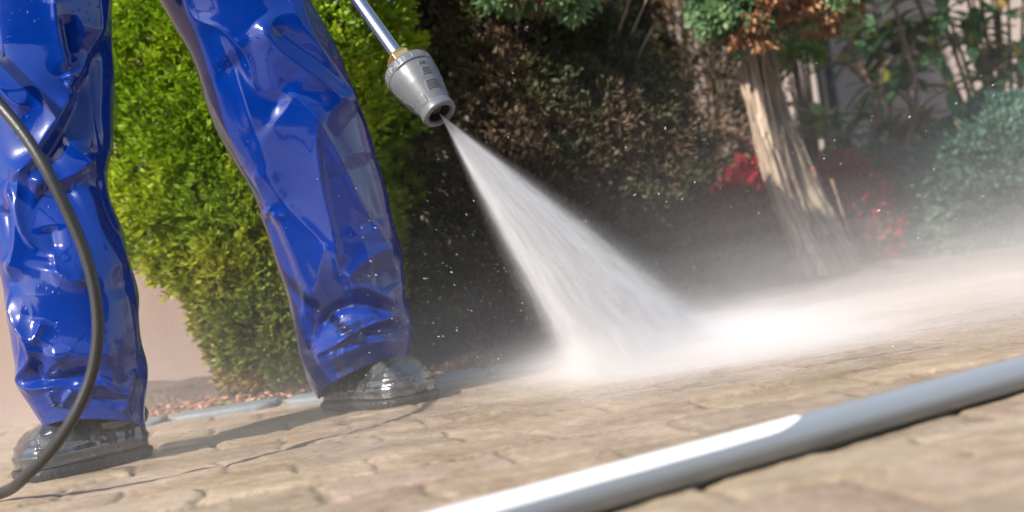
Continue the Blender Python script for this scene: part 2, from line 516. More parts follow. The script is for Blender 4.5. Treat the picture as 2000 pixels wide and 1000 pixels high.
def build_bush():
    bx = empty("arborvitae_bush", (-.33, 2.98, 0))
    tag(bx, "bright yellow-green conifer bush rounded between the worker's legs, in front of the rendered wall", "bush")
    n = 20000
    z = .03 + 1.36 * rng.random(n) ** 1.05
    th = 2 * PI * rng.random(n)
    lump = .06 * fbm(np.cos(th) * 3.2 + 5, np.sin(th) * 3.2, z * 9, 41, 3)
    depth = rng.random(n) ** 1.7
    R = (bush_radius(z) + lump) * (1 - .75 * depth)
    axx = -.50 + np.interp(z, [0, .2, .5, 1, 2], [.05, .03, 0, -.01, -.01])
    x = axx + R * np.cos(th); y = 2.98 + R * .62 * np.sin(th)
    keep = y < 3.16; x, y, z, th, depth, lump = [q[keep] for q in (x, y, z, th, depth, lump)]
    c = np.stack([x, y, z], -1)
    o = np.stack([np.cos(th), np.sin(th), .45 + 0 * th], -1); o /= np.linalg.norm(o, axis=1)[:, None]
    def cf(p):
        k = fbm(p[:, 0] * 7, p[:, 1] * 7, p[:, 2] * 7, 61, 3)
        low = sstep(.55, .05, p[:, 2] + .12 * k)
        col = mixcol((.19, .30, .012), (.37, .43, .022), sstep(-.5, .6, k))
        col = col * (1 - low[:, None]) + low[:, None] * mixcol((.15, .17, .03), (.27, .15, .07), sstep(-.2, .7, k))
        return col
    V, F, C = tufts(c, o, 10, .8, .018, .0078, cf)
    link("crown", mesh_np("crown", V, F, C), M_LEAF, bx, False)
    parts = [tube_part(catmull([(-.44, 2.98, -.03), (-.45, 2.99, .3), (-.47, 2.98, .9), (-.45, 2.98, 1.2)], 20), np.linspace(.035, .008, 20), 10)]
    for k in range(60):
        zz = .08 + 1.0 * random.random(); a = random.random() * 2 * PI; r = float(bush_radius(np.array(zz))) * .8
        parts.append(tube_part(catmull([(-.45, 2.98, zz - .05), (-.45 + r * .5 * math.cos(a), 2.98 + r * .3 * math.sin(a), zz + .02), (-.45 + r * math.cos(a), 2.98 + r * .55 * math.sin(a), zz + .14)], 8), np.linspace(.007, .002, 8), 6))
    link("trunk", build_mesh("trunk", parts), M_TWIG, bx)
build_bush()

# ---- dark hedge shrubs behind the jet
def build_shrub(name, label, cat, cx, cy, base_r, top_z, n, colf, llen, lwid, mat, yr=.6, nt=7, z0=.04, group=None, seed=1, spread=.9, twigs=40, twigmat=None, shell=.5, lumps=.22, low_r=.6):
    r = empty(name, (cx, cy, 0)); tag(r, label, cat, group)
    z = z0 + (top_z - z0) * rng.random(n)
    t = (z - z0) / (top_z - z0)
    prof = np.interp(t, [0, .15, .45, .8, 1], [low_r, .85, 1, .8, .15])
    th = 2 * PI * rng.random(n)
    lump = 1 + lumps * fbm(np.cos(th) * 2.5 + seed, np.sin(th) * 2.5, z * 6, seed, 3)
    R = base_r * prof * lump * (1 - shell * rng.random(n) ** 1.6)
    c = np.stack([cx + R * np.cos(th), cy + R * yr * np.sin(th), z], -1)
    o = np.stack([np.cos(th), np.sin(th), .5 + 0 * th], -1); o /= np.linalg.norm(o, axis=1)[:, None]
    V, F, C = tufts(c, o, nt, spread, llen, lwid, colf)
    link("crown", mesh_np("crown", V, F, C), mat, r, False)
    parts = []
    for k in range(twigs):
        a = random.random() * 2 * PI; q = random.random() ** .6; zz = z0 + (top_z - z0) * (.25 + .7 * random.random())
        ex, ey = cx + base_r * q * math.cos(a), cy + base_r * yr * q * math.sin(a)
        b0 = (cx + .15 * base_r * math.cos(a), cy + .1 * base_r * math.sin(a), -.02)
        mid = (cx + .45 * base_r * q * math.cos(a + .3), cy + .45 * base_r * yr * q * math.sin(a + .3), zz * .55)
        parts.append(tube_part(catmull([b0, mid, (ex, ey, zz)], 9), np.linspace(.010, .002, 9), 6))
    link("trunk", build_mesh("trunk", parts), twigmat or M_TWIG, r)
    return r

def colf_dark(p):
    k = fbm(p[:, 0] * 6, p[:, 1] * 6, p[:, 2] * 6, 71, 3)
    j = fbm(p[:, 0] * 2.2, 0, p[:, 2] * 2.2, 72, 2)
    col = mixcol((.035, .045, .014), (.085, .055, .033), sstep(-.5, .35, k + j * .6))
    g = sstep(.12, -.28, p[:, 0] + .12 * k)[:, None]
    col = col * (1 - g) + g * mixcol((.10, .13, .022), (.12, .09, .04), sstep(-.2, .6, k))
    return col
def colf_brown(p):
    k = fbm(p[:, 0] * 7, p[:, 1] * 7, p[:, 2] * 7, 75, 3)
    return mixcol((.10, .08, .04), (.22, .125, .08), sstep(-.4, .5, k))
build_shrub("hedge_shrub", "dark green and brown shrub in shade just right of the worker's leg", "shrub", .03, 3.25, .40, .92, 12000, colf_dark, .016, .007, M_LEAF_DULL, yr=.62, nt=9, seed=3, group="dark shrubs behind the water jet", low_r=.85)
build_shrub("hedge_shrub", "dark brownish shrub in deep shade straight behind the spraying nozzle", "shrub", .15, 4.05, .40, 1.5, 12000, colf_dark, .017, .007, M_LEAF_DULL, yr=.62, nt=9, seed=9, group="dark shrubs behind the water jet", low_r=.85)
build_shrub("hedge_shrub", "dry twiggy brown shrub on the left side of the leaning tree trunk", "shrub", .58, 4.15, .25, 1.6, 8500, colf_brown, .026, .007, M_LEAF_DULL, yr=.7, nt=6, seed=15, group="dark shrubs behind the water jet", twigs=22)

# ---- red leaved shrub, blue conifers, rhododendron, small bright conifer
def ptop(x, y, d): return P(x, y, d)
def colf_red(p):
    k = fbm(p[:, 0] * 9, p[:, 1] * 9, p[:, 2] * 9, 81, 3)
    return mixcol((.26, .008, .02), (.17, .11, .05), sstep(.05, .5, k))
c0 = P(1497, 470, 3.95)
build_shrub("red_leaved_shrub", "low shrub with crimson leaves to the left of the leaning trunk's foot", "shrub", c0.x, 3.95, .125, .36, 560, colf_red, .032, .020, M_LEAF, yr=.8, nt=5, seed=21, twigs=20, z0=.10, lumps=.4)
c0 = P(1658, 400, 4.1)
build_shrub("red_leaved_shrub", "shrub with crimson leaves to the right of the leaning trunk, below the doorway", "shrub", c0.x, 4.1, .10, .34, 420, colf_red, .035, .022, M_LEAF, yr=.8, nt=5, seed=22, twigs=20)
def colf_blue(p):
    k = fbm(p[:, 0] * 8, p[:, 1] * 8, p[:, 2] * 8, 85, 3)
    return mixcol((.03, .085, .062), (.085, .17, .13), sstep(-.5, .6, k))
c0 = P(1935, 330, 4.0)
build_shrub("blue_conifer", "bushy blue-green conifer at the right edge, under the large glossy leaves", "shrub", c0.x + .04, 4.0, .26, .44, 3600, colf_blue, .026, .008, M_LEAF_DULL, yr=.8, nt=8, seed=25, twigs=20)
c0 = P(1730, 400, 4.2)
build_shrub("blue_conifer", "smaller blue-green conifer close to the red leaves, right of the leaning trunk", "shrub", c0.x, 4.2, .15, .36, 1700, colf_blue, .026, .008, M_LEAF_DULL, yr=.8, nt=8, seed=26, twigs=14)
def colf_bright(p):
    k = fbm(p[:, 0] * 9, p[:, 1] * 9, p[:, 2] * 9, 87, 3)
    return mixcol((.10, .30, .01), (.20, .42, .02), sstep(-.5, .6, k))
c0 = P(1560, 120, 4.9)
build_shrub("column_conifer", "narrow vivid green conifer showing behind the top of the leaning trunk", "shrub", c0.x, 4.9, .10, 1.9, 2600, colf_bright, .026, .009, M_LEAF, yr=.9, nt=8, seed=29, twigs=8, z0=.72)

def build_rhodo(name, label, cx, cy, z0, z1, rx, ry, nb, seed):
    r = empty(name, (cx, cy, 0)); tag(r, label, "shrub", "large leaved evergreens before the house")
    rs = random.Random(seed)
    P_, D_, L_, W_, C_ = [], [], [], [], []
    bp, bd = [], []
    parts = []
    for k in range(nb):
        a = rs.random() * 2 * PI; q = rs.random() ** .5; z = z0 + (z1 - z0) * rs.random()
        ctr = Vector((cx + rx * q * math.cos(a), cy + ry * q * math.sin(a), z))
        up_ = Vector((math.cos(a) * .5, math.sin(a) * .5 - .2, .9)).normalized()
        nl = rs.randint(6, 9)
        for i in range(nl):
            t = 2 * PI * i / nl + rs.random() * .5
            o = up_.orthogonal().normalized(); o2 = up_.cross(o)
            d = (o * math.cos(t) + o2 * math.sin(t) + up_ * rs.uniform(-.15, .55)).normalized()
            P_.append(ctr); D_.append(d); L_.append(rs.uniform(.09, .15)); W_.append(rs.uniform(.030, .046))
            g = rs.random()
            C_.append((.07 + .06 * g, .15 + .10 * g, .055 + .05 * g) if rs.random() > .12 else (.20, .14, .04))
        if rs.random() < .6: bp.append(ctr); bd.append(up_)
        if k % 5 == 0: parts.append(tube_part(catmull([(cx + rs.uniform(-.05, .05), cy, -.02), (cx + .5 * (ctr.x - cx) + .03, cy + .5 * (ctr.y - cy), z * .55), tuple(ctr)], 10), np.linspace(.010, .004, 10), 6))
    P_, D_ = np.array(P_), np.array(D_)
    D_ /= np.linalg.norm(D_, axis=1)[:, None]
    # each leaf: two halves folded along the midrib
    n = len(P_); L = np.array(L_)[:, None]; W = np.array(W_)[:, None]
    side = np.cross(D_, np.array([0, 0, 1.0])); side /= np.linalg.norm(side, axis=1)[:, None] + 1e-9
    nor = np.cross(side, D_)
    rows = []
    for s, w, dr_ in ((0, .12, 0), (.25, .8, .02), (.5, 1, .0), (.78, .7, -.06), (1, .04, -.14)):
        m = P_ + D_ * L * s + nor * L * dr_
        rows += [m - side * W * .5 * w + nor * W * .12, m, m + side * W * .5 * w + nor * W * .12]
    V = np.stack(rows, 1).reshape(-1, 3)
    f = []
    for i in range(4):
        for j in range(2): f.append((i*3+j, i*3+j+1, (i+1)*3+j+1, (i+1)*3+j))
    F = (np.arange(n)[:, None, None] * 15 + np.array(f)[None]).reshape(-1, 4)
    VF = (V, F, np.repeat(np.array(C_), 15, axis=0))
    link("trunk", build_mesh("trunk", parts), M_TWIG, r)
    if bp:
        n = len(bp) * 5
        p = np.repeat(np.array(bp), 5, axis=0); d = np.repeat(np.array(bd), 5, axis=0) + rand_rot(n) * .4; d /= np.linalg.norm(d, axis=1)[:, None]
        bud = leaf_quads(p, d, np.full(n, .045), np.full(n, .018), np.tile((.50, .44, .07), (n, 1)))
        VF = merge([VF, bud])
    link("crown", mesh_np("crown", *VF), M_LEAF_GLOSS, r)
c0 = P(1850, 150, 4.6)
build_rhodo("rhododendron", "tall evergreen shrub with long glossy leaves and yellow buds at the right edge", c0.x + .1, 4.6, .52, 1.5, .42, .25, 105, 5)
c0 = P(1580, 330, 4.7)
build_rhodo("rhododendron", "sparse evergreen with long dark leaves right behind the leaning trunk", c0.x, 4.75, .28, .75, .20, .15, 13, 6)
c0 = P(1740, 260, 4.9)
build_rhodo("rhododendron", "dark long-leaved evergreen below the doorway between trunk and yellow buds", c0.x, 4.9, .30, .8, .25, .2, 26, 8)

# ------------------------------------------------------------------ leaning juniper tree
def build_tree():
    base = P(1640, 560, 3.84); base.z = 0
    t = empty("juniper_tree", base); tag(t, "leaning juniper with pale shaggy bark, twin stem and blue-green crown with browned tips", "tree")
    def stem(px, w, col, seed, dd):
        pts = np.array([tuple(P(x, y, d)) for x, y, d in px]); w = np.array(w, float)
        path = catmull(pts, 150); rad = np.interp(np.linspace(0, 1, 150), np.linspace(0, 1, len(w)), w)
        nseg = 96
        V, F, caps = tube_np(path, rad, nseg)
        body = V[:150 * nseg].reshape(150, nseg, 3)
        a = np.linspace(0, 2 * PI, nseg, endpoint=False)[None, :]; s = np.linspace(0, 1, 150)[:, None]
        tw = a + s * 1.4
        rid = fbm(np.cos(tw) * 4.5, np.sin(tw) * 4.5, s * 6 + seed, seed, 4)
        rid2 = 1 - np.abs(vnoise(np.cos(tw) * 9, np.sin(tw) * 9, s * 10, seed + 5))
        rr = 1 + .17 * rid + .16 * (rid2 - .5)
        body = path[:, None, :] + (body - path[:, None, :]) * rr[..., None]
        V[:150 * nseg] = body.reshape(-1, 3)
        k = sstep(-.4, .5, rid).reshape(-1)
        c = mixcol(np.array(col) * .5, col, k); c = np.vstack([c, col, col])
        return V, [F, caps[0], caps[1]], c
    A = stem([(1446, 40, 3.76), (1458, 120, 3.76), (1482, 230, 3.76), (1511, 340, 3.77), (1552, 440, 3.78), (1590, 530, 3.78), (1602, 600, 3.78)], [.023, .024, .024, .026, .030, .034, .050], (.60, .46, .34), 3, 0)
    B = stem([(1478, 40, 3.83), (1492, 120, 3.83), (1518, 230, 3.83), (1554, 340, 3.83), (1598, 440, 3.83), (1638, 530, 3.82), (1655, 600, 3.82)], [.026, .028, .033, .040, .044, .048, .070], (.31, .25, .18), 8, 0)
    # loose bark strips standing off the stems
    strips = []
    sc = []
    rs = random.Random(4)
    for (px, d0, r0) in (([(1452, 40), (1488, 230), (1552, 440), (1595, 570)], 3.76, .026), ([(1486, 40), (1524, 230), (1598, 440), (1648, 570)], 3.85, .040)):
        pth = catmull([tuple(P(x, y, d0)) for x, y in px], 60)
        for k in range(46):
            i0 = rs.randint(0, 44); ln = rs.randint(6, 15); a = rs.uniform(0, 2 * PI)
            seg = pth[i0:i0 + ln].copy(); m = len(seg)
            rr = r0 * (1.02 + .10 * rs.random()); lift = np.linspace(0, 1, m) ** 2 * rs.uniform(0, .012)
            if rs.random() < .5: lift = lift[::-1]
            o = np.stack([np.cos(a) * (rr + lift), -np.sin(a) * (rr + lift) , np.zeros(m)], -1)
            seg = seg + o; tang = np.array([-math.sin(a), -math.cos(a), 0]) * rs.uniform(.0012, .003)
            V = np.stack([seg - tang, seg + tang], 1).reshape(-1, 3)
            off = (o / np.linalg.norm(o, axis=1)[:, None]) * .0016
            V2 = np.stack([seg - tang + off, seg + tang + off], 1).reshape(-1, 3)
            f = grid_faces(m, 2)
            e = []
            for q in range(m - 1): e += [(2*q, 2*q+2, 2*m+2*q+2, 2*m+2*q), (2*q+1, 2*m+2*q+1, 2*m+2*q+3, 2*q+3)]
            strips.append((np.vstack([V, V2]), [f[:, ::-1], f + 2 * m, np.array(e)]))
            g = rs.uniform(.75, 1.25)
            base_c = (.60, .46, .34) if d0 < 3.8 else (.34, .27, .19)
            sc.append(np.tile(np.array(base_c) * g, (4 * m, 1)))
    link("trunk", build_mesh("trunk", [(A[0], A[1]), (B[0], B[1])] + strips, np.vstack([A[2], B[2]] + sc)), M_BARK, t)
    # limbs up into the crown
    lim = []
    for (e, r_) in ((P(1400, -120, 3.7), .016), (P(1600, -90, 3.9), .018), (P(1060, -95, 3.0), .010), (P(1500, -200, 3.8), .022), (P(1700, -60, 3.9), .014), (P(1230, -400, 3.4), .016)):
        s_ = P(1470, 50, 3.8); mid = (s_ + e) / 2 + Vector((0, 0, .04))
        lim.append(tube_part(catmull([tuple(s_), tuple(mid), tuple(e)], 16), np.linspace(r_ * 1.3, r_ * .4, 16), 10))
    link("limb", build_mesh("limb", lim), M_TWIG, t)
    # crown pads
    def cf(p):
        k = fbm(p[:, 0] * 16, p[:, 1] * 16, p[:, 2] * 16, 91, 2); j = fbm(p[:, 0] * 9 + 4, p[:, 1] * 9, p[:, 2] * 9, 92, 2)
        c = mixcol((.10, .20, .10), (.22, .34, .16), sstep(-.5, .6, k))
        b = sstep(.10, .30, j)
        return c * (1 - b[:, None]) + np.array((.42, .20, .11))[None] * b[:, None]
    def pad(cx, cy, d, rx, rz, ry, n):
        c = P(cx, cy, d); v = rand_rot(n); q = (.72 + .28 * rng.random(n) ** .5)[:, None]
        lump = 1 + .20 * fbm(v[:, 0] * 3 + cx, v[:, 1] * 3, v[:, 2] * 3, 95, 3)[:, None]
        return np.array(c)[None] + v * q * lump * np.array((rx, ry, rz))[None], v
    pads = [pad(1455, -55, 3.62, .14, .175, .16, 1300), pad(1575, -62, 3.66, .16, .170, .17, 1500), pad(1400, -130, 3.7, .16, .16, .18, 600),
            pad(1010, -82, 2.98, .085, .10, .10, 600), pad(1098, -78, 2.98, .075, .10, .10, 560), pad(1240, -420, 3.3, .22, .16, .2, 500), pad(1540, -260, 3.8, .35, .25, .3, 1200), pad(1700, -160, 3.95, .2, .15, .2, 600)]
    c = np.vstack([p[0] for p in pads]); o = np.vstack([p[1] for p in pads])
    V, F, C = tufts(c, o, 12, .8, .020, .010, cf, .5)
    link("crown", mesh_np("crown", V, F, C), M_LEAF, t, False)
build_tree()

# bare branch stems near the doorway and beside the trunk
bt = empty("bare_shrub", P(1730, 330, 4.4)); bt.location.z = 0
tag(bt, "thin bare grey branches reaching across the dark doorway", "shrub")
pr = []
for pts, r_ in (([(1730, 560, 4.3), (1700, 300, 4.4), (1690, 150, 4.4), (1640, 120, 4.4), (1590, 140, 4.4)], .010), ([(1700, 300, 4.4), (1720, 180, 4.4), (1730, 125, 4.4), (1790, 100, 4.4)], .008), ([(1740, 560, 4.3), (1760, 330, 4.4), (1790, 180, 4.4), (1760, 60, 4.4), (1735, -40, 4.4)], .012), ([(1690, 150, 4.4), (1655, 60, 4.4), (1700, -20, 4.4)], .008)):
    pr.append(tube_part(catmull([tuple(P(*p)) for p in pts], 24), np.linspace(r_, r_ * .5, 24), 8))
link("stem", build_mesh("stem", pr), M_TWIG, bt)
for nm, lab, pts, r_ in (("plant_stake", "thin pale leaning stick just right of the leaning trunk", [(1624, 350, 3.75), (1650, 430, 3.75), (1678, 520, 3.75), (1690, 600, 3.75)], .005),
                         ("dry_stalk", "short pale stalk sticking out of the mist left of the trunk's foot", [(1541, 512, 3.6), (1552, 545, 3.6), (1575, 610, 3.6)], .006)):
    q = link(nm, build_mesh(nm, [tube_part(catmull([tuple(P(*p)) for p in pts], 14), np.linspace(r_ * .7, r_, 14), 8)]), M_TWIG)
    tag(q, lab, "stalk" if nm == "dry_stalk" else "stick")

# weeds in the joint
def weed(name, label, x, y, d, h):
    b = P(x, y, d); b.z = .0; r = []
    n = 34; ang = rng.random(n) * 2 * PI; dirs = np.stack([np.cos(ang) * .6, np.sin(ang) * .6, .5 + .7 * rng.random(n)], -1); dirs /= np.linalg.norm(dirs, axis=1)[:, None]
    pos = np.array(b)[None] + np.stack([np.cos(ang), np.sin(ang), 0 * ang], -1) * .004 + dirs * rng.random(n)[:, None] * h * .3
    V, F, C = leaf_quads(pos, dirs, np.full(n, h * .7), np.full(n, h * .22), np.tile((.16, .24, .06), (n, 1)) * (.7 + .6 * rng.random((n, 1))), .1)
    o = link(name, mesh_np(name, V, F, C), M_LEAF, None, False); tag(o, label, "weed")
weed("weed", "small pale green weed at the foot of the dark shrub behind the jet", 940, 715, 2.85, .045)
weed("weed", "tiny weed at the left foot of the bright green bush", 437, 782, 2.86, .02)

# slate edging stones along the bed
rs = random.Random(12)
x = -.92; k = 0
edge_labels = ["leftmost grey slate slab on the paving, before the rendered wall", "grey slate slab in front of the green bush's foot", "grey slate slab between the worker's far boot and the bush", "grey slate slab behind the worker's far boot", "grey slate slab just right of the worker's far boot", "grey slate slab at the foot of the dark shrub, left of the jet", "grey slate slab where the spray hides the bed edge"]
for k in range(7):
    w = rs.uniform(.17, .24)
    yy = 2.78 + .02 * math.sin(k * 1.3); dpt = .13
    n = 22; a = np.linspace(0, 2 * PI, n, endpoint=False)
    ex = np.sign(np.cos(a)) * np.abs(np.cos(a)) ** .6 * w * .5; ey = np.sign(np.sin(a)) * np.abs(np.sin(a)) ** .6 * dpt * .5
    j = 1 + .07 * vnoise(a * 1.3, k * 7.0, 0, 3); ex *= j; ey *= j
    rings = []
    for s_, z_ in ((.97, -.006), (1.0, .004), (.985, .0075), (.93, .0095), (.4, .010)):
        rings.append(np.stack([x + w / 2 + ex * s_, yy + ey * s_, z_ + .0015 * vnoise(ex * 60, ey * 60, k, 4)], -1))
    V = np.vstack(rings)
    me = build_mesh("edging_stone", [(V, [grid_faces(5, n, True), (4 * n + np.arange(n))[None]])])
    o = link("edging_stone", me, M_SLATE); tag(o, edge_labels[k], "stone", "slate slabs edging the planting bed")
    x += w + .008

# mulch under the bush
n = 1500
mx = -.83 + .75 * rng.random(n); my = 2.86 + .22 * rng.random(n); mz = .004 + .016 * rng.random(n)
d = rand_rot(n); d[:, 2] *= .3; d /= np.linalg.norm(d, axis=1)[:, None]
V, F, C = leaf_quads(np.stack([mx, my, mz], -1), d, .008 + .018 * rng.random(n), .003 + .006 * rng.random(n), mixcol((.30, .12, .07), (.45, .25, .16), rng.random(n)))
tag(link("mulch", mesh_np("mulch", V, F, C), M_LEAF_DULL, None, False), kind='stuff', label="reddish bark mulch and dead leaves under the green bush", cat="mulch")

# ------------------------------------------------------------------ the worker
worker = empty("person", (-.47, 2.15, 0))
tag(worker, "person from the waist down in glossy blue waterproof trousers and wet black rubber boots", "person")

def crease_field(px, py, creases):
    h = np.zeros_like(px)
    for pts, amp, w, eps in creases:
        pts = catmull(pts, max(8, 6 * len(pts)))
        best = np.full(px.shape, 1e9); tb = np.zeros(px.shape)
        n = len(pts) - 1
        for i in range(n):
            ax, ay = pts[i]; bx, by = pts[i + 1]; ux, uy = bx - ax, by - ay; L2 = ux * ux + uy * uy + 1e-9
            t = np.clip(((px - ax) * ux + (py - ay) * uy) / L2, 0, 1)
            dd = (px - ax - t * ux) ** 2 + (py - ay - t * uy) ** 2
            m = dd < best; best = np.where(m, dd, best); tb = np.where(m, (i + t) / n, tb)
        taper = np.clip(np.minimum(tb, 1 - tb) * 5 + .12, 0, 1)
        taper = taper * taper * (3 - 2 * taper)
        h = h + amp * .00112 * np.exp(-(np.sqrt(best + eps * eps) - eps) / w) * taper
    return h

def trouser_leg(rows, depth, creases, hemarch, seed, flat=.86, nrow=420, nphi=420):
    rows = np.array(rows, float)
    R = catmull(rows, nrow)
    t = np.linspace(0, 1, nrow)
    d = np.interp(t, np.linspace(0, 1, len(depth)), depth)
    L = PA(np.stack([R[:, 0], R[:, 1], d], -1)); Q = PA(np.stack([R[:, 2], R[:, 3], d], -1))
    C = (L + Q) / 2; H = (Q - L) / 2; r = np.linalg.norm(H, axis=1)
    phi = np.linspace(0, 2 * PI, nphi, endpoint=False)
    cx = np.sign(np.cos(phi)) * np.abs(np.cos(phi)) ** .92; sy = np.sign(np.sin(phi)) * np.abs(np.sin(phi)) ** .92
    V = C[:, None, :] + H[:, None, :] * cx[None, :, None] + np.array([0, 1.0, 0])[None, None, :] * (r * flat)[:, None, None] * sy[None, :, None]
    T = np.gradient(C, axis=0); T /= np.linalg.norm(T, axis=1)[:, None]
    px, py = PROJ(V)
    front = sstep(.25, -.35, sy)[None, :] * np.ones((nrow, 1))
    h = crease_field(px, py, creases) * front
    # loose cloth: broad soft dents plus sharp crumples, all round
    X, Y, Z = V[..., 0], V[..., 1], V[..., 2]
    n1 = fbm(X * 8 + seed, Y * 8, Z * 3.2, seed, 2)
    wx = X + .03 * vnoise(X * 8, Y * 8, Z * 8, seed + 3); wz = Z + .03 * vnoise(X * 8, Y * 8, Z * 8, seed + 4)
    n2 = 1 - np.abs(vnoise(wx * 16, Y * 16, wz * 9, seed + 7)); n3 = 1 - np.abs(vnoise(wx * 30 + wz * 14, Y * 30, wz * 22, seed + 8))
    lo = sstep(.60, 1.0, t)[:, None]
    n4 = 1 - np.abs(vnoise(wx * 13 + .35 * wz * 13, Y * 12, wz * 2.6, seed + 11))
    h = h + .0045 * n1 + .0065 * (n4 ** 4 - .2) * (1 - .5 * lo) + (.0004 + .003 * lo) * (n2 ** 3 - .3) + .0010 * lo * (n3 ** 4 - .2)
    # back of the leg gets its own bunching
    backw = 1 - front
    h = h + backw * (.010 * np.sin(Z * 55 + 2 * vnoise(X * 9, Y * 9, Z * 4, seed)) * (lo + .15))
    Nn = H[:, None, :] / r[:, None, None] * np.cos(phi)[None, :, None] + np.array([0, 1.0, 0])[None, None, :] * np.sin(phi)[None, :, None]
    edge = .35 + .65 * np.abs(np.sin(phi))[None, :]
    V = V + Nn * (h * edge)[..., None]
    # arched hem at the front
    dr = R[:, :2]
    am = sstep(.86, 1.0, t)[:, None] * np.clip(-np.sin(phi), 0, 1)[None, :] * hemarch
    V = V - T[:, None, :] * am[..., None]
    # hem thickness: fold inside
    inner = []
    for k, (ins, upm) in enumerate(((.0012, 0.001), (.003, .001), (.0035, .03), (.005, .10))):
        ring = V[-1] - Nn[-1] * ins - T[-1][None] * (upm if k > 1 else -.001)
        inner.append(ring[None])
    V = np.concatenate([V] + inner, 0)
    return V.reshape(-1, 3), grid_faces(nrow + 4, nphi, True)[:, ::-1]

RL_rows = [(60, -300, 520, -330), (150, -200, 540, -200), (235, -110, 565, -110), (312, 0, 606, -5), (345, 60, 640, 55), (375, 115, 666, 112), (400, 190, 692, 180), (428, 262, 717, 252), (462, 325, 738, 318), (492, 372, 754, 372), (514, 420, 768, 430), (532, 478, 780, 480), (550, 535, 789, 530), (565, 590, 794, 575), (576, 640, 800, 612), (588, 700, 803, 640), (603, 740, 804, 665), (623, 778, 803, 694)]
RL_creases = [
    ([(366, 90), (400, 190), (432, 260), (470, 330), (505, 385), (538, 445), (560, 500), (580, 560), (592, 620), (602, 690), (640, 750), (652, 778)], -5, 7, 2),
    ([(352, 90), (388, 195), (420, 270), (460, 345), (495, 395), (526, 450), (548, 510), (568, 570), (580, 630), (592, 700), (630, 760)], 5, 12, 4),
    ([(500, 40), (545, 98), (600, 142), (650, 180), (698, 222)], 17, 30, 3),
    ([(555, -20), (590, 55), (632, 108), (668, 160), (694, 216)], 12, 22, 3),
    ([(520, 50), (580, 90), (640, 140), (680, 195)], -10, 20, 5),
    ([(440, 110), (500, 175), (560, 215)], -9, 40, 14),
    ([(425, 60), (452, 120), (480, 190), (505, 260)], 4, 18, 4),
    ([(612, 215), (618, 300), (630, 370), (652, 460), (668, 555)], 5, 9, 2),
    ([(455, 130), (490, 230), (520, 310), (560, 420)], 4, 20, 5),
    ([(610, 740), (650, 716), (700, 690), (750, 672), (802, 668)], -1.6, 3, 1),
    ([(596, 180), (608, 300), (628, 380), (650, 480), (668, 566)], 13, 55, 14),
    ([(700, 300), (725, 370), (745, 450)], -8, 30, 10),
    ([(540, 400), (570, 470), (600, 545), (625, 590)], 8, 18, 4),
    ([(505, 330), (520, 380), (555, 440)], 7, 14, 2),
    ([(515, 410), (535, 425)], 9, 12, 2),
    ([(668, 566), (705, 562), (745, 578), (780, 598)], 13, 18, 2),
    ([(668, 560), (700, 520), (740, 492), (780, 480)], 9, 16, 3),
    ([(720, 535), (760, 530), (778, 560)], -8, 22, 8),
    ([(598, 700), (612, 655), (645, 612), (690, 596), (740, 604), (775, 622)], -18, 17, 4),
    ([(606, 712), (650, 692), (690, 664), (718, 645), (758, 625), (782, 606)], 14, 13, 2),
    ([(692, 662), (735, 655), (795, 645)], -15, 16, 3),
    ([(650, 655), (700, 632), (745, 612)], 6, 12, 3),
    ([(610, 730), (660, 715), (720, 690), (780, 672)], 7, 12, 3),
    ([(655, 700), (668, 745)], 7, 7, 2), ([(675, 695), (690, 735)], 6, 6, 2),
    ([(600, 560), (592, 640), (604, 690)], 7, 12, 3),
    ([(640, 470), (622, 560), (610, 600)], 5, 16, 3),
]
LL_rows = [(-60, -330, 330, -300), (-110, -200, 215, -200), (-100, -100, 212, -100), (-88, 0, 213, 0), (-72, 70, 214, 70), (-58, 140, 215, 140), (-44, 210, 217, 210), (-32, 280, 217, 280), (-22, 335, 207, 330), (-8, 400, 213, 390), (2, 455, 235, 455), (10, 520, 252, 520), (20, 580, 263, 585), (26, 640, 271, 640), (32, 700, 274, 695), (46, 760, 279, 745), (70, 805, 283, 790), (94, 842, 285, 832)]
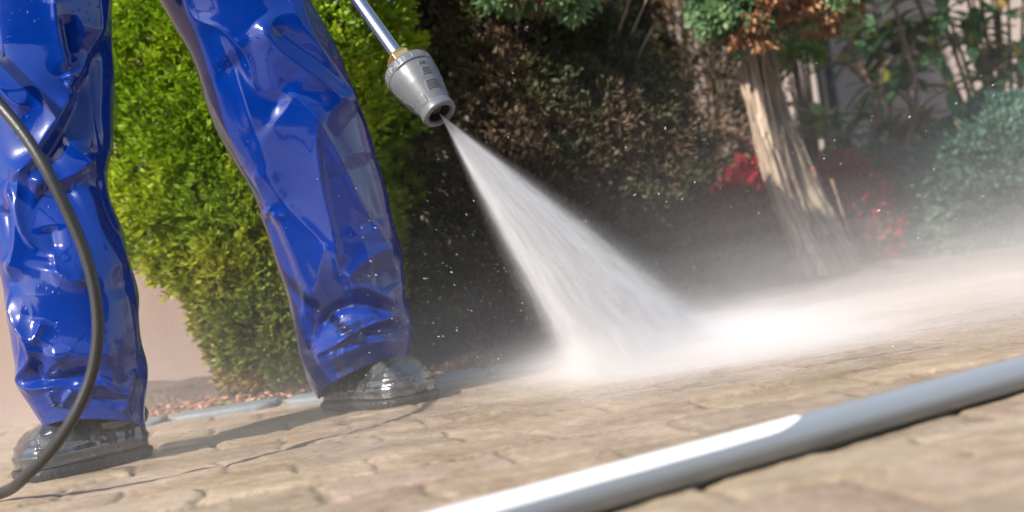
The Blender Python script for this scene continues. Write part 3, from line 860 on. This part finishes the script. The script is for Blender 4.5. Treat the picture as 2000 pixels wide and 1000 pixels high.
LL_creases = [
    ([(212, -40), (198, 50), (172, 115), (148, 168)], 12, 22, 4),
    ([(150, 165), (120, 220), (84, 278), (48, 335), (18, 362)], 19, 24, 4),
    ([(205, 60), (172, 170), (140, 235), (100, 295), (62, 345)], -22, 34, 10),
    ([(104, -20), (110, 45), (124, 105), (138, 142)], 9, 13, 3),
    ([(122, 30), (135, 90), (146, 140)], -7, 10, 3),
    ([(135, 140), (142, 158), (130, 170)], 10, 12, 2),
    ([(-10, 120), (20, 190), (60, 215)], 8, 18, 4),
    ([(188, 105), (190, 190), (203, 300)], -3, 5, 1.5),
    ([(60, 350), (100, 355), (150, 335), (190, 300)], 11, 16, 3),
    ([(70, 375), (110, 385), (150, 370)], -8, 18, 6),
    ([(165, 355), (178, 400), (192, 450), (215, 492), (246, 545)], 11, 16, 3),
    ([(190, 340), (208, 400), (232, 460)], -12, 13, 3),
    ([(200, 335), (212, 375), (222, 400)], 8, 8, 2),
    ([(15, 350), (32, 395), (38, 470), (26, 550)], 14, 15, 3),
    ([(8, 400), (18, 460), (12, 520)], -9, 10, 3),
    ([(42, 345), (44, 420), (58, 468), (76, 492)], 5, 6, 1.5),
    ([(104, 480), (112, 528), (150, 548), (170, 540)], 8, 13, 3),
    ([(95, 440), (105, 500), (100, 530)], -7, 18, 5),
    ([(24, 560), (40, 625), (62, 665), (68, 692), (52, 722), (42, 748), (58, 768), (100, 770), (146, 768)], 15, 11, 2),
    ([(84, 690), (66, 726), (70, 750), (110, 752), (165, 738), (200, 735)], -17, 17, 4),
    ([(88, 625), (74, 672)], 8, 10, 2),
    ([(90, 700), (130, 690), (180, 695), (230, 690)], 9, 24, 6),
    ([(170, 770), (200, 764), (236, 782), (256, 784)], 11, 10, 2),
    ([(180, 790), (220, 800), (250, 800)], -7, 12, 3),
    ([(262, 720), (252, 780), (246, 828)], 8, 8, 2), ([(270, 740), (266, 830)], -6, 6, 2),
    ([(105, 780), (118, 815)], 9, 7, 2), ([(150, 775), (128, 822)], 6, 9, 2),
    ([(240, 560), (262, 640), (266, 700)], 7, 14, 3),
]
VR, FR = trouser_leg(RL_rows, [2.32, 2.33, 2.34, 2.36, 2.38, 2.40, 2.42, 2.44, 2.46], RL_creases, .020, 3)
VL, FL = trouser_leg(LL_rows, [2.2, 2.2, 2.2, 2.19, 2.17, 2.15, 2.13, 2.12, 2.12], LL_creases, .022, 17)
# hip yoke joining both legs
ht = 26
hz = np.linspace(0, 1, ht)
lo_c = P(225, -170, 2.27); hi_c = P(190, -420, 2.26)
rings = []
ph = np.linspace(0, 2 * PI, 160, endpoint=False)
for s_ in hz:
    c = lo_c.lerp(hi_c, s_); rx = .225 * (1 - .15 * s_) + .01 * math.sin(s_ * 3.1); ry = .150 - .02 * s_
    if s_ < .3: rx *= .35 + .65 * math.sqrt(s_ / .3); ry *= .35 + .65 * math.sqrt(s_ / .3)
    rr = 1 + .05 * vnoise(np.cos(ph) * 3, np.sin(ph) * 3, s_ * 4, 5)
    rings.append(np.stack([c.x + rx * rr * np.cos(ph), c.y + ry * rr * np.sin(ph), c.z + 0 * ph], -1))
VH = np.vstack(rings)
me = build_mesh("trousers", [(VR, [FR]), (VL, [FL]), (VH, [grid_faces(ht, 160, True), ((ht - 1) * 160 + np.arange(160))[None]])])
tr = link("trousers", me, M_PVC, worker)

# seam welt on the inside of the far leg
# (the groove itself is in the cloth; stitched welt sits in it)

def boot(name, heel, ang, length, width, height, shaft_c, shaft_r, seed):
    """rubber boot: foot lofted from heel to toe, short shaft up into the trouser leg"""
    n, m = 120, 140
    t = np.linspace(0, 1, n)
    wprof = np.interp(t, [0, .04, .12, .3, .5, .68, .85, .94, .985, 1], [.25, .55, .72, .74, .78, .98, 1.0, .84, .5, .12]) * width / 2
    hprof = np.interp(t, [0, .03, .1, .3, .42, .6, .75, .88, .95, .985, 1], [.55, 1.05, 1.25, 1.3, 1.22, 1.0, .92, .80, .62, .42, .22]) * height
    ker = np.hanning(9); ker /= ker.sum()
    wprof = np.convolve(np.pad(wprof, 4, 'edge'), ker, 'valid'); hprof = np.convolve(np.pad(hprof, 4, 'edge'), ker, 'valid')
    a = np.linspace(0, 2 * PI, m, endpoint=False)
    ca, sa = np.cos(a), np.sin(a)
    sx = np.sign(ca) * np.abs(ca) ** .85
    V = np.zeros((n, m, 3))
    V[..., 0] = (t * length)[:, None]
    V[..., 1] = wprof[:, None] * sx[None]
    zz = np.where(sa > 0, np.abs(sa) ** .95, -np.abs(sa) ** .35 * .0)
    V[..., 2] = .014 + hprof[:, None] * zz[None]
    # wrinkles over the instep and ankle
    upw = np.clip(sa, 0, 1)[None, :]
    T = t[:, None] + .05 * np.cos(a)[None] * 1.0 + .03 * vnoise(t[:, None] * 5, ca[None] * 3, sa[None] * 3, seed)
    wr = np.zeros((n, m))
    for c_, w_, am_ in ((.22, .018, .006), (.30, .016, -.006), (.37, .018, .007), (.44, .015, -.006), (.51, .018, .006), (.59, .02, -.004), (.67, .025, .003)):
        wr += am_ * np.exp(-((T - c_) / w_) ** 2) * (.6 + .4 * vnoise(T * 4, ca[None] * 2.5, c_ * 30, seed))
    wr += .0022 * fbm(V[..., 0] * 30, V[..., 1] * 30, V[..., 2] * 30, seed, 3)
    # raised band round the toe just above the sole
    band = .0028 * np.exp(-((V[..., 2] - .030) / .004) ** 2) + .002 * np.exp(-((V[..., 2] - .044) / .003) ** 2) * sstep(.5, .6, t)[:, None]
    Nv = np.stack([np.zeros((n, m)) + (np.interp(t, [0, .08, .85, 1], [-.8, 0, 0, .8]))[:, None], np.tile(ca, (n, 1)), np.tile(np.clip(sa, 0, 1), (n, 1))], -1)
    V += Nv * (wr * (.35 + .65 * upw) + band)[..., None]
    parts = [(V.reshape(-1, 3), [grid_faces(n, m, True), np.arange(m)[::-1][None], ((n - 1) * m + np.arange(m))[None]])]
    # shaft
    ns = 40; s = np.linspace(0, 1, ns)
    sc = np.array([length * .24, 0, .05]); top = np.array([length * .20 + shaft_c[0], shaft_c[1], .30])
    ctr = sc[None] * (1 - s[:, None]) + top[None] * s[:, None]
    rr = shaft_r * (1 + .08 * np.sin(s * 34))
    ring = np.stack([ctr[:, None, 0] + rr[:, None] * 1.12 * ca[None], ctr[:, None, 1] + rr[:, None] * .92 * sa[None], ctr[:, None, 2] + 0 * ca[None]], -1)
    parts.append((ring.reshape(-1, 3), [grid_faces(ns, m, True), np.arange(m)[::-1][None], ((ns - 1) * m + np.arange(m))[None]]))
    # sole with lugs
    so_ = []
    outl = np.concatenate([np.stack([t * length * 1.0, wprof * 1.05 + .002], -1), np.stack([t[::-1] * length, -(wprof[::-1] * 1.05 + .002)], -1)])
    outl[:, 0] = (outl[:, 0] - length / 2) * 1.03 + length / 2
    k = len(outl)
    lug = .0006 * np.sign(np.sin(np.arange(k) * .9))
    cen = np.array([length / 2, 0]); dirn = outl - cen; dirn /= np.linalg.norm(dirn, axis=1)[:, None]
    rs_ = []
    for z_, g in ((-.003, -.005), (.0005, -.002), (.004, .0), (.0075, .0008), (.011, .0006), (.013, -.002)):
        o = outl + dirn * (g + (lug[:, None] if z_ < .0105 else 0))
        rs_.append(np.column_stack([o, np.full(k, z_)]))
    so_.append((np.vstack(rs_), [grid_faces(6, k, True), np.arange(k)[::-1][None], (5 * k + np.arange(k))[None]]))
    Mx = Matrix.Translation(heel) @ Matrix.Rotation(ang, 4, 'Z')
    R3 = np.array(Mx.to_3x3()); tv = np.array(Mx.translation)
    tf = lambda parts: [(p @ R3.T + tv, F) for p, F in parts]
    b = link(name, build_mesh(name, tf(parts)), M_RUB, worker)
    sl_ = build_mesh("sole", tf(so_))
    s_o = bpy.data.objects.new("sole", sl_); COL.objects.link(s_o); sl_.materials.append(M_SOLE); s_o.parent = b
    return b
gr = ground(668, 800); gr.z = .002
b1 = boot("boot", (P(650, 800, 2.5).x, 2.53, .002), math.radians(-42), .226, .120, .076, (.0, 0), .048, 3)
b1['label'] = "black rubber boot pointing right, wet and shining, its heel bright with water"
b2 = boot("boot", (P(272, 870, 2.17).x, 2.20, .002), math.radians(180 + 42), .200, .112, .070, (.0, 0), .048, 9)
b2['label'] = "black rubber boot pointing left behind the hose"

# ------------------------------------------------------------------ lance and nozzle
tip = P(860, 224, 2.08); topc = P(793, 131, 2.125)
axis = (tip - topc).normalized(); NL = (tip - topc).length
lance = empty("pressure_washer_lance", tuple(topc))
tag(lance, "steel pressure washer lance with brass nut and ribbed grey nozzle spraying water downwards", "pressure washer")
zq = axis
# x axis = towards the camera-right side, so that the ribs can be placed by angle
xa = Vector((0, -1, 0)); xa = (xa - zq * xa.dot(zq)).normalized(); ya = zq.cross(xa)
MN = Matrix((xa, ya, zq)).transposed().to_4x4(); MN.translation = topc
def fitloc(nm, parts, mat, smooth=True):
    o = link(nm, build_mesh(nm, parts), mat, lance, smooth); return o
nz, na = 380, 400
S = NL / .090
prof = [(0, .0290), (.0010, .0325), (.003, .0350), (.005, .0358), (.0155, .0362), (.0165, .0352), (.0175, .0348), (.019, .0352), (.030, .0346), (.045, .0318), (.060, .0280), (.072, .0246), (.077, .0232), (.0785, .0236), (.0800, .0245), (.086, .0250), (.0885, .0246), (.0900, .0230), (.0905, .0205), (.0900, .0180), (.0880, .0168), (.0860, .0158), (.0780, .0150), (.0740, .0146)]
pf = np.array(prof); ss = np.r_[0, np.cumsum(np.linalg.norm(np.diff(pf, axis=0), axis=1))]
q = np.linspace(0, ss[-1], nz); Zp = np.interp(q, ss, pf[:, 0]); Rp = np.interp(q, ss, pf[:, 1])
ker = np.hanning(9); ker /= ker.sum()
Zs = np.convolve(np.pad(Zp, 4, 'edge'), ker, 'valid'); Rs = np.convolve(np.pad(Rp, 4, 'edge'), ker, 'valid')
A = np.linspace(0, 2 * PI, na, endpoint=False)
outer = (q < ss[-1] * .70)[:, None]
R2 = np.tile(Rs[:, None], (1, na)); Zg = np.tile(Zs[:, None], (1, na)); Ag = np.tile(A[None], (nz, 1))
def adist(a0): return (Ag - a0 + PI) % (2 * PI) - PI
# which angle faces screen right?  ya sign test
scr = Vector((cr, 0, -sr)); sgn = 1 if ya.dot(scr) > 0 else -1
def rib(z0, a0, half, w=.0007, amp=.0015):
    d_ = adist(a0); return amp * np.exp(-((Zg - z0) / w) ** 2) * sstep(half, half * .75, np.abs(d_))
disp = np.zeros_like(R2)
for rep in range(3):
    base = rep * 2 * PI / 3 + sgn * .62
    for z0, hf in ((.0255, .17), (.0280, .18), (.0350, .20), (.0378, .22), (.0406, .24), (.0434, .25), (.0535, .36), (.0562, .38), (.0589, .40), (.0616, .42), (.0643, .42)):
        disp += rib(z0, base, hf)
    # knurled dimple patch
    pb = rep * 2 * PI / 3 - sgn * .85
    dm = sstep(.40, .34, np.abs(adist(pb))) * sstep(.024, .027, Zg) * sstep(.072, .069, Zg)
    gx = Ag * 20; gz = Zg / .0016
    disp -= dm * .0006 * (.5 + .5 * np.cos(gx * 2 * PI / 1.0 * .7 + PI * (np.floor(gz) % 2))) * (.5 + .5 * np.cos(gz * 2 * PI))
    # thumb notch at the lower rim
    pn = rep * 2 * PI / 3 - sgn * .35
    disp += .0010 * sstep(.26, .22, np.abs(adist(pn))) * sstep(.064, .067, Zg) * sstep(.079, .076, Zg)
# collar ticks, bars and ring mark
for k in range(40):
    a0 = k * 2 * PI / 40
    if k % 5 == 3: continue
    disp += .0007 * sstep(.034, .022, np.abs(adist(a0))) * sstep(.0055, .0065, Zg) * sstep(.0145, .0135, Zg) * (1 if k % 3 else .3)
disp += .0010 * np.exp(-((np.hypot(adist(-sgn * .45) * .036, Zg - .010) - .0034) / .0007) ** 2)
disp -= .0012 * np.exp(-((Zg - .0172) / .0005) ** 2) * sstep(.75, .6, np.abs(adist(sgn * .25)))
R2 = R2 + disp * outer
V = np.stack([R2 * np.cos(Ag), R2 * np.sin(Ag), Zg], -1).reshape(-1, 3) * np.array([1.08, 1.08, S])
V = V @ np.array(MN.to_3x3()).T + np.array(topc)
fitloc("nozzle_body", [(V, [grid_faces(nz, na, True), np.arange(na)[::-1][None]])], M_GREYP)
bore = lathe_part(np.array([(.0874, .0158), (.0860, .0153), (.0780, .0146), (.0745, .0142), (.0745, .0090), (.080, .0072), (.082, .0050), (.082, .0020), (.078, .0018)]) * np.array([S, 1.08]), 64, MN, False, True)
fitloc("nozzle_insert", [bore], M_DARKP)
# brass hexagon nut
def hexnut(z0, z1, r):
    V = []; zs = [(z0, r * .86), (z0 + .002, r), (z1 - .002, r), (z1, r * .86)]
    for z_, rr in zs:
        for k in range(6):
            a_ = k * PI / 3 + .25; V.append((rr * math.cos(a_), rr * math.sin(a_), z_))
    V = np.array(V); V = V @ np.array(MN.to_3x3()).T + np.array(topc)
    return (V, [grid_faces(4, 6, True), np.arange(6)[::-1][None], (18 + np.arange(6))[None]])
nut = fitloc("brass_nut", [hexnut(-.0200, .0005, .0235), hexnut(-.0265, -.0210, .0185)], M_BRASS, False)
bv = nut.modifiers.new("bevel", 'BEVEL'); bv.width = .0008; bv.segments = 2
tb = [tuple(topc - axis * s_) for s_ in np.linspace(.012, 1.02, 60)]
fitloc("lance_tube", [tube_part(tb, np.full(60, .0105), 48)], M_STEEL)
# grip and trigger beyond the frame
gp = topc - axis * 1.02; rr = (Vector((-.75, .1, .35))).normalized()
fitloc("grip", [tube_part(catmull([tuple(gp + axis * .10), tuple(gp), tuple(gp - axis * .10), tuple(gp - axis * .16 + rr * .06), tuple(gp - axis * .18 + rr * .16)], 40), np.interp(np.linspace(0, 1, 40), [0, .1, .5, .7, 1], [.016, .022, .024, .02, .018]), 32)], M_DARKP)
fitloc("trigger", [tube_part(catmull([tuple(gp - axis * .04 + rr * .03), tuple(gp - axis * .07 + rr * .07), tuple(gp - axis * .09 + rr * .12)], 12), np.full(12, .007), 16)], M_DARKP)

# ------------------------------------------------------------------ hose
hp = [(-420, -230, 1.95), (-250, -30, 1.86), (-100, 100, 1.82), (0, 205, 1.80), (45, 260, 1.79), (98, 345, 1.78), (140, 430, 1.78), (168, 500, 1.78), (187, 580, 1.78), (191, 660, 1.78), (178, 735, 1.78), (145, 812, 1.78), (105, 872, 1.79), (55, 925, 1.81)]
hpts = [tuple(P(*p)) for p in hp]
g1 = P(0, 967, 1.85); 
hpts += [(g1.x, 1.86, .0125), (g1.x - .10, 1.88, .0105), (g1.x - .35, 1.86, .0100), (g1.x - .8, 1.7, .0100)]
pth = catmull(hpts, 260)
ho = link("pressure_hose", build_mesh("pressure_hose", [tube_part(pth, np.full(260, .0076), 32)]), M_HOSE)
tag(ho, "thin black rubber pressure hose curving down in front of the leg on the left", "hose")

# ------------------------------------------------------------------ foreground pipe
pa = ground(1270, 982); pb = ground(2000, 770)
dv = (pb - pa); pr_ = .0178
u_ = dv.normalized(); perp = Vector((-u_.y, u_.x, 0)) 
q0 = pa - u_ * .85 + perp * pr_ * .75; q1 = pb + u_ * 1.3 + perp * pr_ * .75
q0.z = q1.z = pr_ + .001
ptp = empty("metal_pipe", tuple(q0))
tag(ptp, "round grey metal pipe lying across the paving in the foreground", "pipe")
# gentle bow
pts = []
for s_ in np.linspace(0, 1, 80):
    p = q0.lerp(q1, s_); pts.append(tuple(p))
jt = 0
pj = P(1143, 935, 1.12); sj = (pj - q0).dot(u_) / (q1 - q0).length
Lp = (q1 - q0).length
link("tube", build_mesh("tube", [tube_part(pts, np.full(80, pr_), 96)]), M_PIPE, ptp)

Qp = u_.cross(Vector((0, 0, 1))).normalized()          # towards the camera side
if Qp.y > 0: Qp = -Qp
def highlight_strip(sa, sb):  # bright highlight along the pipe's top, painted as a white strip
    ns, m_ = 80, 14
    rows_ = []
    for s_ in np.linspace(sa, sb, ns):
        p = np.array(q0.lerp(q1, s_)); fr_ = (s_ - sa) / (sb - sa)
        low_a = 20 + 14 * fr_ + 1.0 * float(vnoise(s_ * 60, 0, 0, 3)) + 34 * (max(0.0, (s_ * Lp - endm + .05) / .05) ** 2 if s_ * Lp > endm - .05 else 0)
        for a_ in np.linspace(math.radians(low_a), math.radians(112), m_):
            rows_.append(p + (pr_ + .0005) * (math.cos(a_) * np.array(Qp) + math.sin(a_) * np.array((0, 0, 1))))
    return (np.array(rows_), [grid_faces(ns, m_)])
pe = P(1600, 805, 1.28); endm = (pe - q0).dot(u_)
M_HIGHLIGHT = mat_simple("pipe_highlight_white", (.86, .87, .88), .25, var=.03, scale=20, coat=.5)  # white colour stands in for glare on the grey pipe
link("painted_highlight", build_mesh("painted_highlight", [highlight_strip(.02, endm / Lp)]), M_HIGHLIGHT, ptp)

# unseen hedge added behind the camera to darken reflections in the trousers
def reflection_hedge():
    r_ = empty("added_dark_hedge", (1.5, -1.6, 0)); tag(r_, "unseen dark hedge added behind the camera to darken reflections in the trousers", "hedge")
    n = 16000
    x = rng.uniform(-2.6, 5.5, n); z = rng.uniform(0, 1.9, n); y = -1.6 - .5 * rng.random(n) + .06 * fbm(x * 4, z * 4, 0, 4, 2)
    c = np.stack([x, y, z], -1); o_ = np.tile((0, .9, .4), (n, 1))
    V, F, C = tufts(c, o_, 5, .9, .10, .055, lambda p: mixcol((.02, .03, .012), (.035, .05, .02), rng.random(len(p))))
    link("crown", mesh_np("crown", V, F, C), M_LEAF_DULL, r_, False)
reflection_hedge()

# ------------------------------------------------------------------ water
def mat_spray():
    m, nt, out = new_mat("spray_water"); n = N(nt)
    co = n.coord('Object'); sx = n('SeparateXYZ'); nt.links.new(co, sx.inputs[0])
    X, Y, Z = sx.outputs
    r = n.math('SQRT', n.math('ADD', n.math('MULTIPLY', X, X), n.math('MULTIPLY', Y, Y)))
    zc = n.math('MAXIMUM', Z, .004)
    k = n.math('DIVIDE', r, zc)                       # tangent of the angle off the axis
    TA = math.tan(math.radians(10.8))
    kk = n.math('DIVIDE', k, TA)                      # 1 at the hollow cone's wall
    shell = n.math('POWER', 2.718, n.math('MULTIPLY', n.math('POWER', n.math('DIVIDE', n.math('SUBTRACT', kk, .82), .23), 2), -1))
    core = n.math('MULTIPLY', n.math('SUBTRACT', 1.0, n.math('MULTIPLY', kk, .95), clamp=True), .22)
    outer = n.math('MULTIPLY', n.math('SUBTRACT', 1.0, n.math('DIVIDE', kk, 1.6), clamp=True), .22)
    s = n.math('ADD', n.math('ADD', shell, core), outer)
    # streaks run along the flow: noise over direction only
    cb = n('CombineXYZ'); nt.links.new(n.math('DIVIDE', X, zc), cb.inputs[0]); nt.links.new(n.math('DIVIDE', Y, zc), cb.inputs[1]); nt.links.new(n.math('MULTIPLY', Z, .35), cb.inputs[2])
    st = n.ramp(n.noise(cb.outputs[0], 42, 5, .7), [(.36, .08), (.64, 1.9)])
    fall = n.math('DIVIDE', .62, n.math('ADD', n.math('POWER', zc, 1.15), .012))
    dens = n.math('MULTIPLY', n.math('MULTIPLY', n.math('MULTIPLY', s, st), fall), SPRAY_D)
    v = n('VolumePrincipled'); v.inputs['Color'].default_value = (.985, .985, .99, 1); v.inputs['Anisotropy'].default_value = .1
    nt.links.new(dens, v.inputs['Density']); nt.links.new(v.outputs[0], out.inputs['Volume'])
    m.cycles.volume_step_rate = .22
    return m
SPRAY_D = 6.5
def build_spray():
    T = tip + axis * (-.004) ; G = P(1272, 722, 2.36)
    z = (G - T); L = z.length; z.normalize()
    x_ = Vector((1, 0, 0)); x_ = (x_ - z * x_.dot(z)).normalized(); y_ = z.cross(x_)
    M = Matrix((x_, y_, z)).transposed().to_4x4(); M.translation = T
    ta = math.tan(math.radians(17.5))
    zr = [(.001, .0022)] + [(s, .0022 + s * ta) for s in np.linspace(.004, L + .03, 24)]
    o = link("water_spray", build_mesh("water_spray", [lathe_part(zr, 64)]), mat_spray())
    o.matrix_world = M
    tag(o, "hollow cone of white water shooting from the grey nozzle down to the paving", "water spray", kind='stuff')
build_spray()

def mat_mist():
    m, nt, out = new_mat("water_mist"); n = N(nt)
    pos = n.coord('Object'); sx = n('SeparateXYZ'); nt.links.new(pos, sx.inputs[0])
    X, Y, Z = sx.outputs
    wob = n.noise(n.mapping(pos, (1.2, 1.6, 3.0), (0, .25, 0)), 2.2, 4, .6)
    fine = n.ramp(n.noise(n.mapping(pos, (1.1, 4.5, 14), (0, math.radians(14), 0)), 2.6, 5, .68), [(.36, 0), (.66, 1)])
    # height of the cloud grows away from the impact
    grow = n.math('MAXIMUM', n.math('SUBTRACT', X, .10), 0.0)
    hs_ = n.math('ADD', .024, n.math('ADD', n.math('MULTIPLY', grow, .016), n.math('MULTIPLY', n.math('MULTIPLY', grow, grow), .034)))
    hs_ = n.math('MULTIPLY', hs_, n.math('ADD', .45, n.math('MULTIPLY', wob, 1.1)))
    vert = n.math('POWER', 2.718, n.math('MULTIPLY', n.math('DIVIDE', Z, hs_), -1))
    # front edge of the cloud
    yw = n.math('ADD', Y, n.math('MULTIPLY', n.math('SUBTRACT', wob, .5), .25))
    fr = n('MapRange', interpolation_type='SMOOTHSTEP'); nt.links.new(yw, fr.inputs[0]); fr.inputs[1].default_value = 2.05; fr.inputs[2].default_value = 2.42
    ba = n('MapRange', interpolation_type='SMOOTHSTEP'); nt.links.new(Y, ba.inputs[0]); ba.inputs[1].default_value = 3.55; ba.inputs[2].default_value = 2.9
    le = n('MapRange', interpolation_type='SMOOTHSTEP'); nt.links.new(n.math('ADD', X, n.math('MULTIPLY', n.math('SUBTRACT', wob, .5), .25)), le.inputs[0]); le.inputs[1].default_value = -.06; le.inputs[2].default_value = .26
    main = n.math('MULTIPLY', n.math('MULTIPLY', n.math('MULTIPLY', fr.outputs[0], ba.outputs[0]), le.outputs[0]), vert)
    main = n.math('MULTIPLY', main, n.math('ADD', .16, n.math('MULTIPLY', fine, 1.3)))
    main = n.math('DIVIDE', main, n.math('ADD', 1.0, n.math('MULTIPLY', grow, .9)))
    # thinner drift above the dense layer
    thin = n.math('MULTIPLY', n.math('POWER', 2.718, n.math('DIVIDE', Z, n.math('MULTIPLY', n.math('ADD', .10, n.math('MULTIPLY', grow, .05)), -1.0))), n.math('MULTIPLY', n.math('MULTIPLY', fr.outputs[0], ba.outputs[0]), n.math('MULTIPLY', le.outputs[0], n.math('MULTIPLY', n.math('ADD', .25, n.math('MULTIPLY', fine, 1.1)), .20))))
    # burst right where the jet strikes
    vd = n('VectorMath', operation='SUBTRACT'); nt.links.new(pos, vd.inputs[0]); vd.inputs[1].default_value = (.30, 2.38, .0)
    vs = n('VectorMath', operation='MULTIPLY'); nt.links.new(vd.outputs[0], vs.inputs[0]); vs.inputs[1].default_value = (1 / .20, 1 / .16, 1 / .045)
    vl = n('VectorMath', operation='LENGTH'); nt.links.new(vs.outputs[0], vl.inputs[0])
    burst = n.math('POWER', 2.718, n.math('MULTIPLY', n.math('POWER', vl.outputs['Value'], 2), -1))
    # thin low haze drifting over the boots and paving
    low = n.math('MULTIPLY', n.math('POWER', 2.718, n.math('MULTIPLY', n.math('DIVIDE', Z, .10), -1)), n.math('MULTIPLY', n.ramp(wob, [(.35, .2), (.65, 1)]), 1.0))
    lf = n('MapRange', interpolation_type='SMOOTHSTEP'); nt.links.new(Y, lf.inputs[0]); lf.inputs[1].default_value = 1.55; lf.inputs[2].default_value = 2.1
    low = n.math('MULTIPLY', low, lf.outputs[0])
    d = n.math('ADD', n.math('ADD', n.math('MULTIPLY', n.math('ADD', main, thin), MIST_D), n.math('MULTIPLY', burst, n.math('ADD', 16.0, n.math('MULTIPLY', fine, 30.0)))), n.math('MULTIPLY', low, .5))
    v = n('VolumePrincipled'); v.inputs['Color'].default_value = (.99, .972, .965, 1); v.inputs['Anisotropy'].default_value = .1
    nt.links.new(d, v.inputs['Density']); nt.links.new(v.outputs[0], out.inputs['Volume'])
    m.cycles.volume_step_rate = .5
    return m
MIST_D = 3.0
o = link("mist", build_mesh("mist", [box_part(-1.2, 3.0, 1.5, 4.3, -.018, .85)]), mat_mist(), None, False)
tag(o, "white water mist drifting low over the paving to the right of the jet", "mist", kind='stuff')

# flying droplets
def droplets():
    n = 380
    src = np.array([P(1230, 700, 2.36)])
    px = np.empty(n); py = np.empty(n); dd = np.empty(n)
    k = int(n * .55)
    px[:k] = rng.normal(900, 150, k); py[:k] = rng.normal(600, 120, k)
    px[k:] = rng.uniform(650, 1950, n - k); py[k:] = rng.normal(430, 140, n - k) - .12 * (px[k:] - 1300)
    dd[:] = rng.uniform(1.75, 2.7, n)
    c = PA(np.stack([px, py, dd], -1))
    c = c[c[:, 2] > .01]
    out = c - np.array(P(1230, 735, 2.36))[None]; out /= np.linalg.norm(out, axis=1)[:, None]
    bm = bmesh.new(); bmesh.ops.create_icosphere(bm, subdivisions=1, radius=1)
    bv = np.array([v.co[:] for v in bm.verts]); bf = np.array([[v.index for v in f.verts] for f in bm.faces]); bm.free()
    Vs, Fs = [], []
    for i, p in enumerate(c):
        r = .0003 + .0005 * rng.random() ** 3; L = r * rng.uniform(1.4, 4.5)
        z = out[i]; x_ = np.cross(z, [0, 1, .1]); x_ /= np.linalg.norm(x_); y_ = np.cross(z, x_)
        Vs.append(p + bv[:, :1] * r * x_ + bv[:, 1:2] * r * y_ + bv[:, 2:] * L * z); Fs.append(bf + i * len(bv))
    m, nt, o_ = new_mat("water_drop"); nn = N(nt)
    b = nn.bsdf(Base_Color=(.9, .92, .95), Roughness=.15); b.inputs['Transmission Weight'].default_value = .35; b.inputs['IOR'].default_value = 1.33
    finish(nt, o_, b)
    o = link("water_droplets", mesh_np("water_droplets", np.vstack(Vs), np.vstack(Fs)), m)
    tag(o, "tiny bright water droplets flying up from the jet", "droplets", kind='stuff')
droplets()
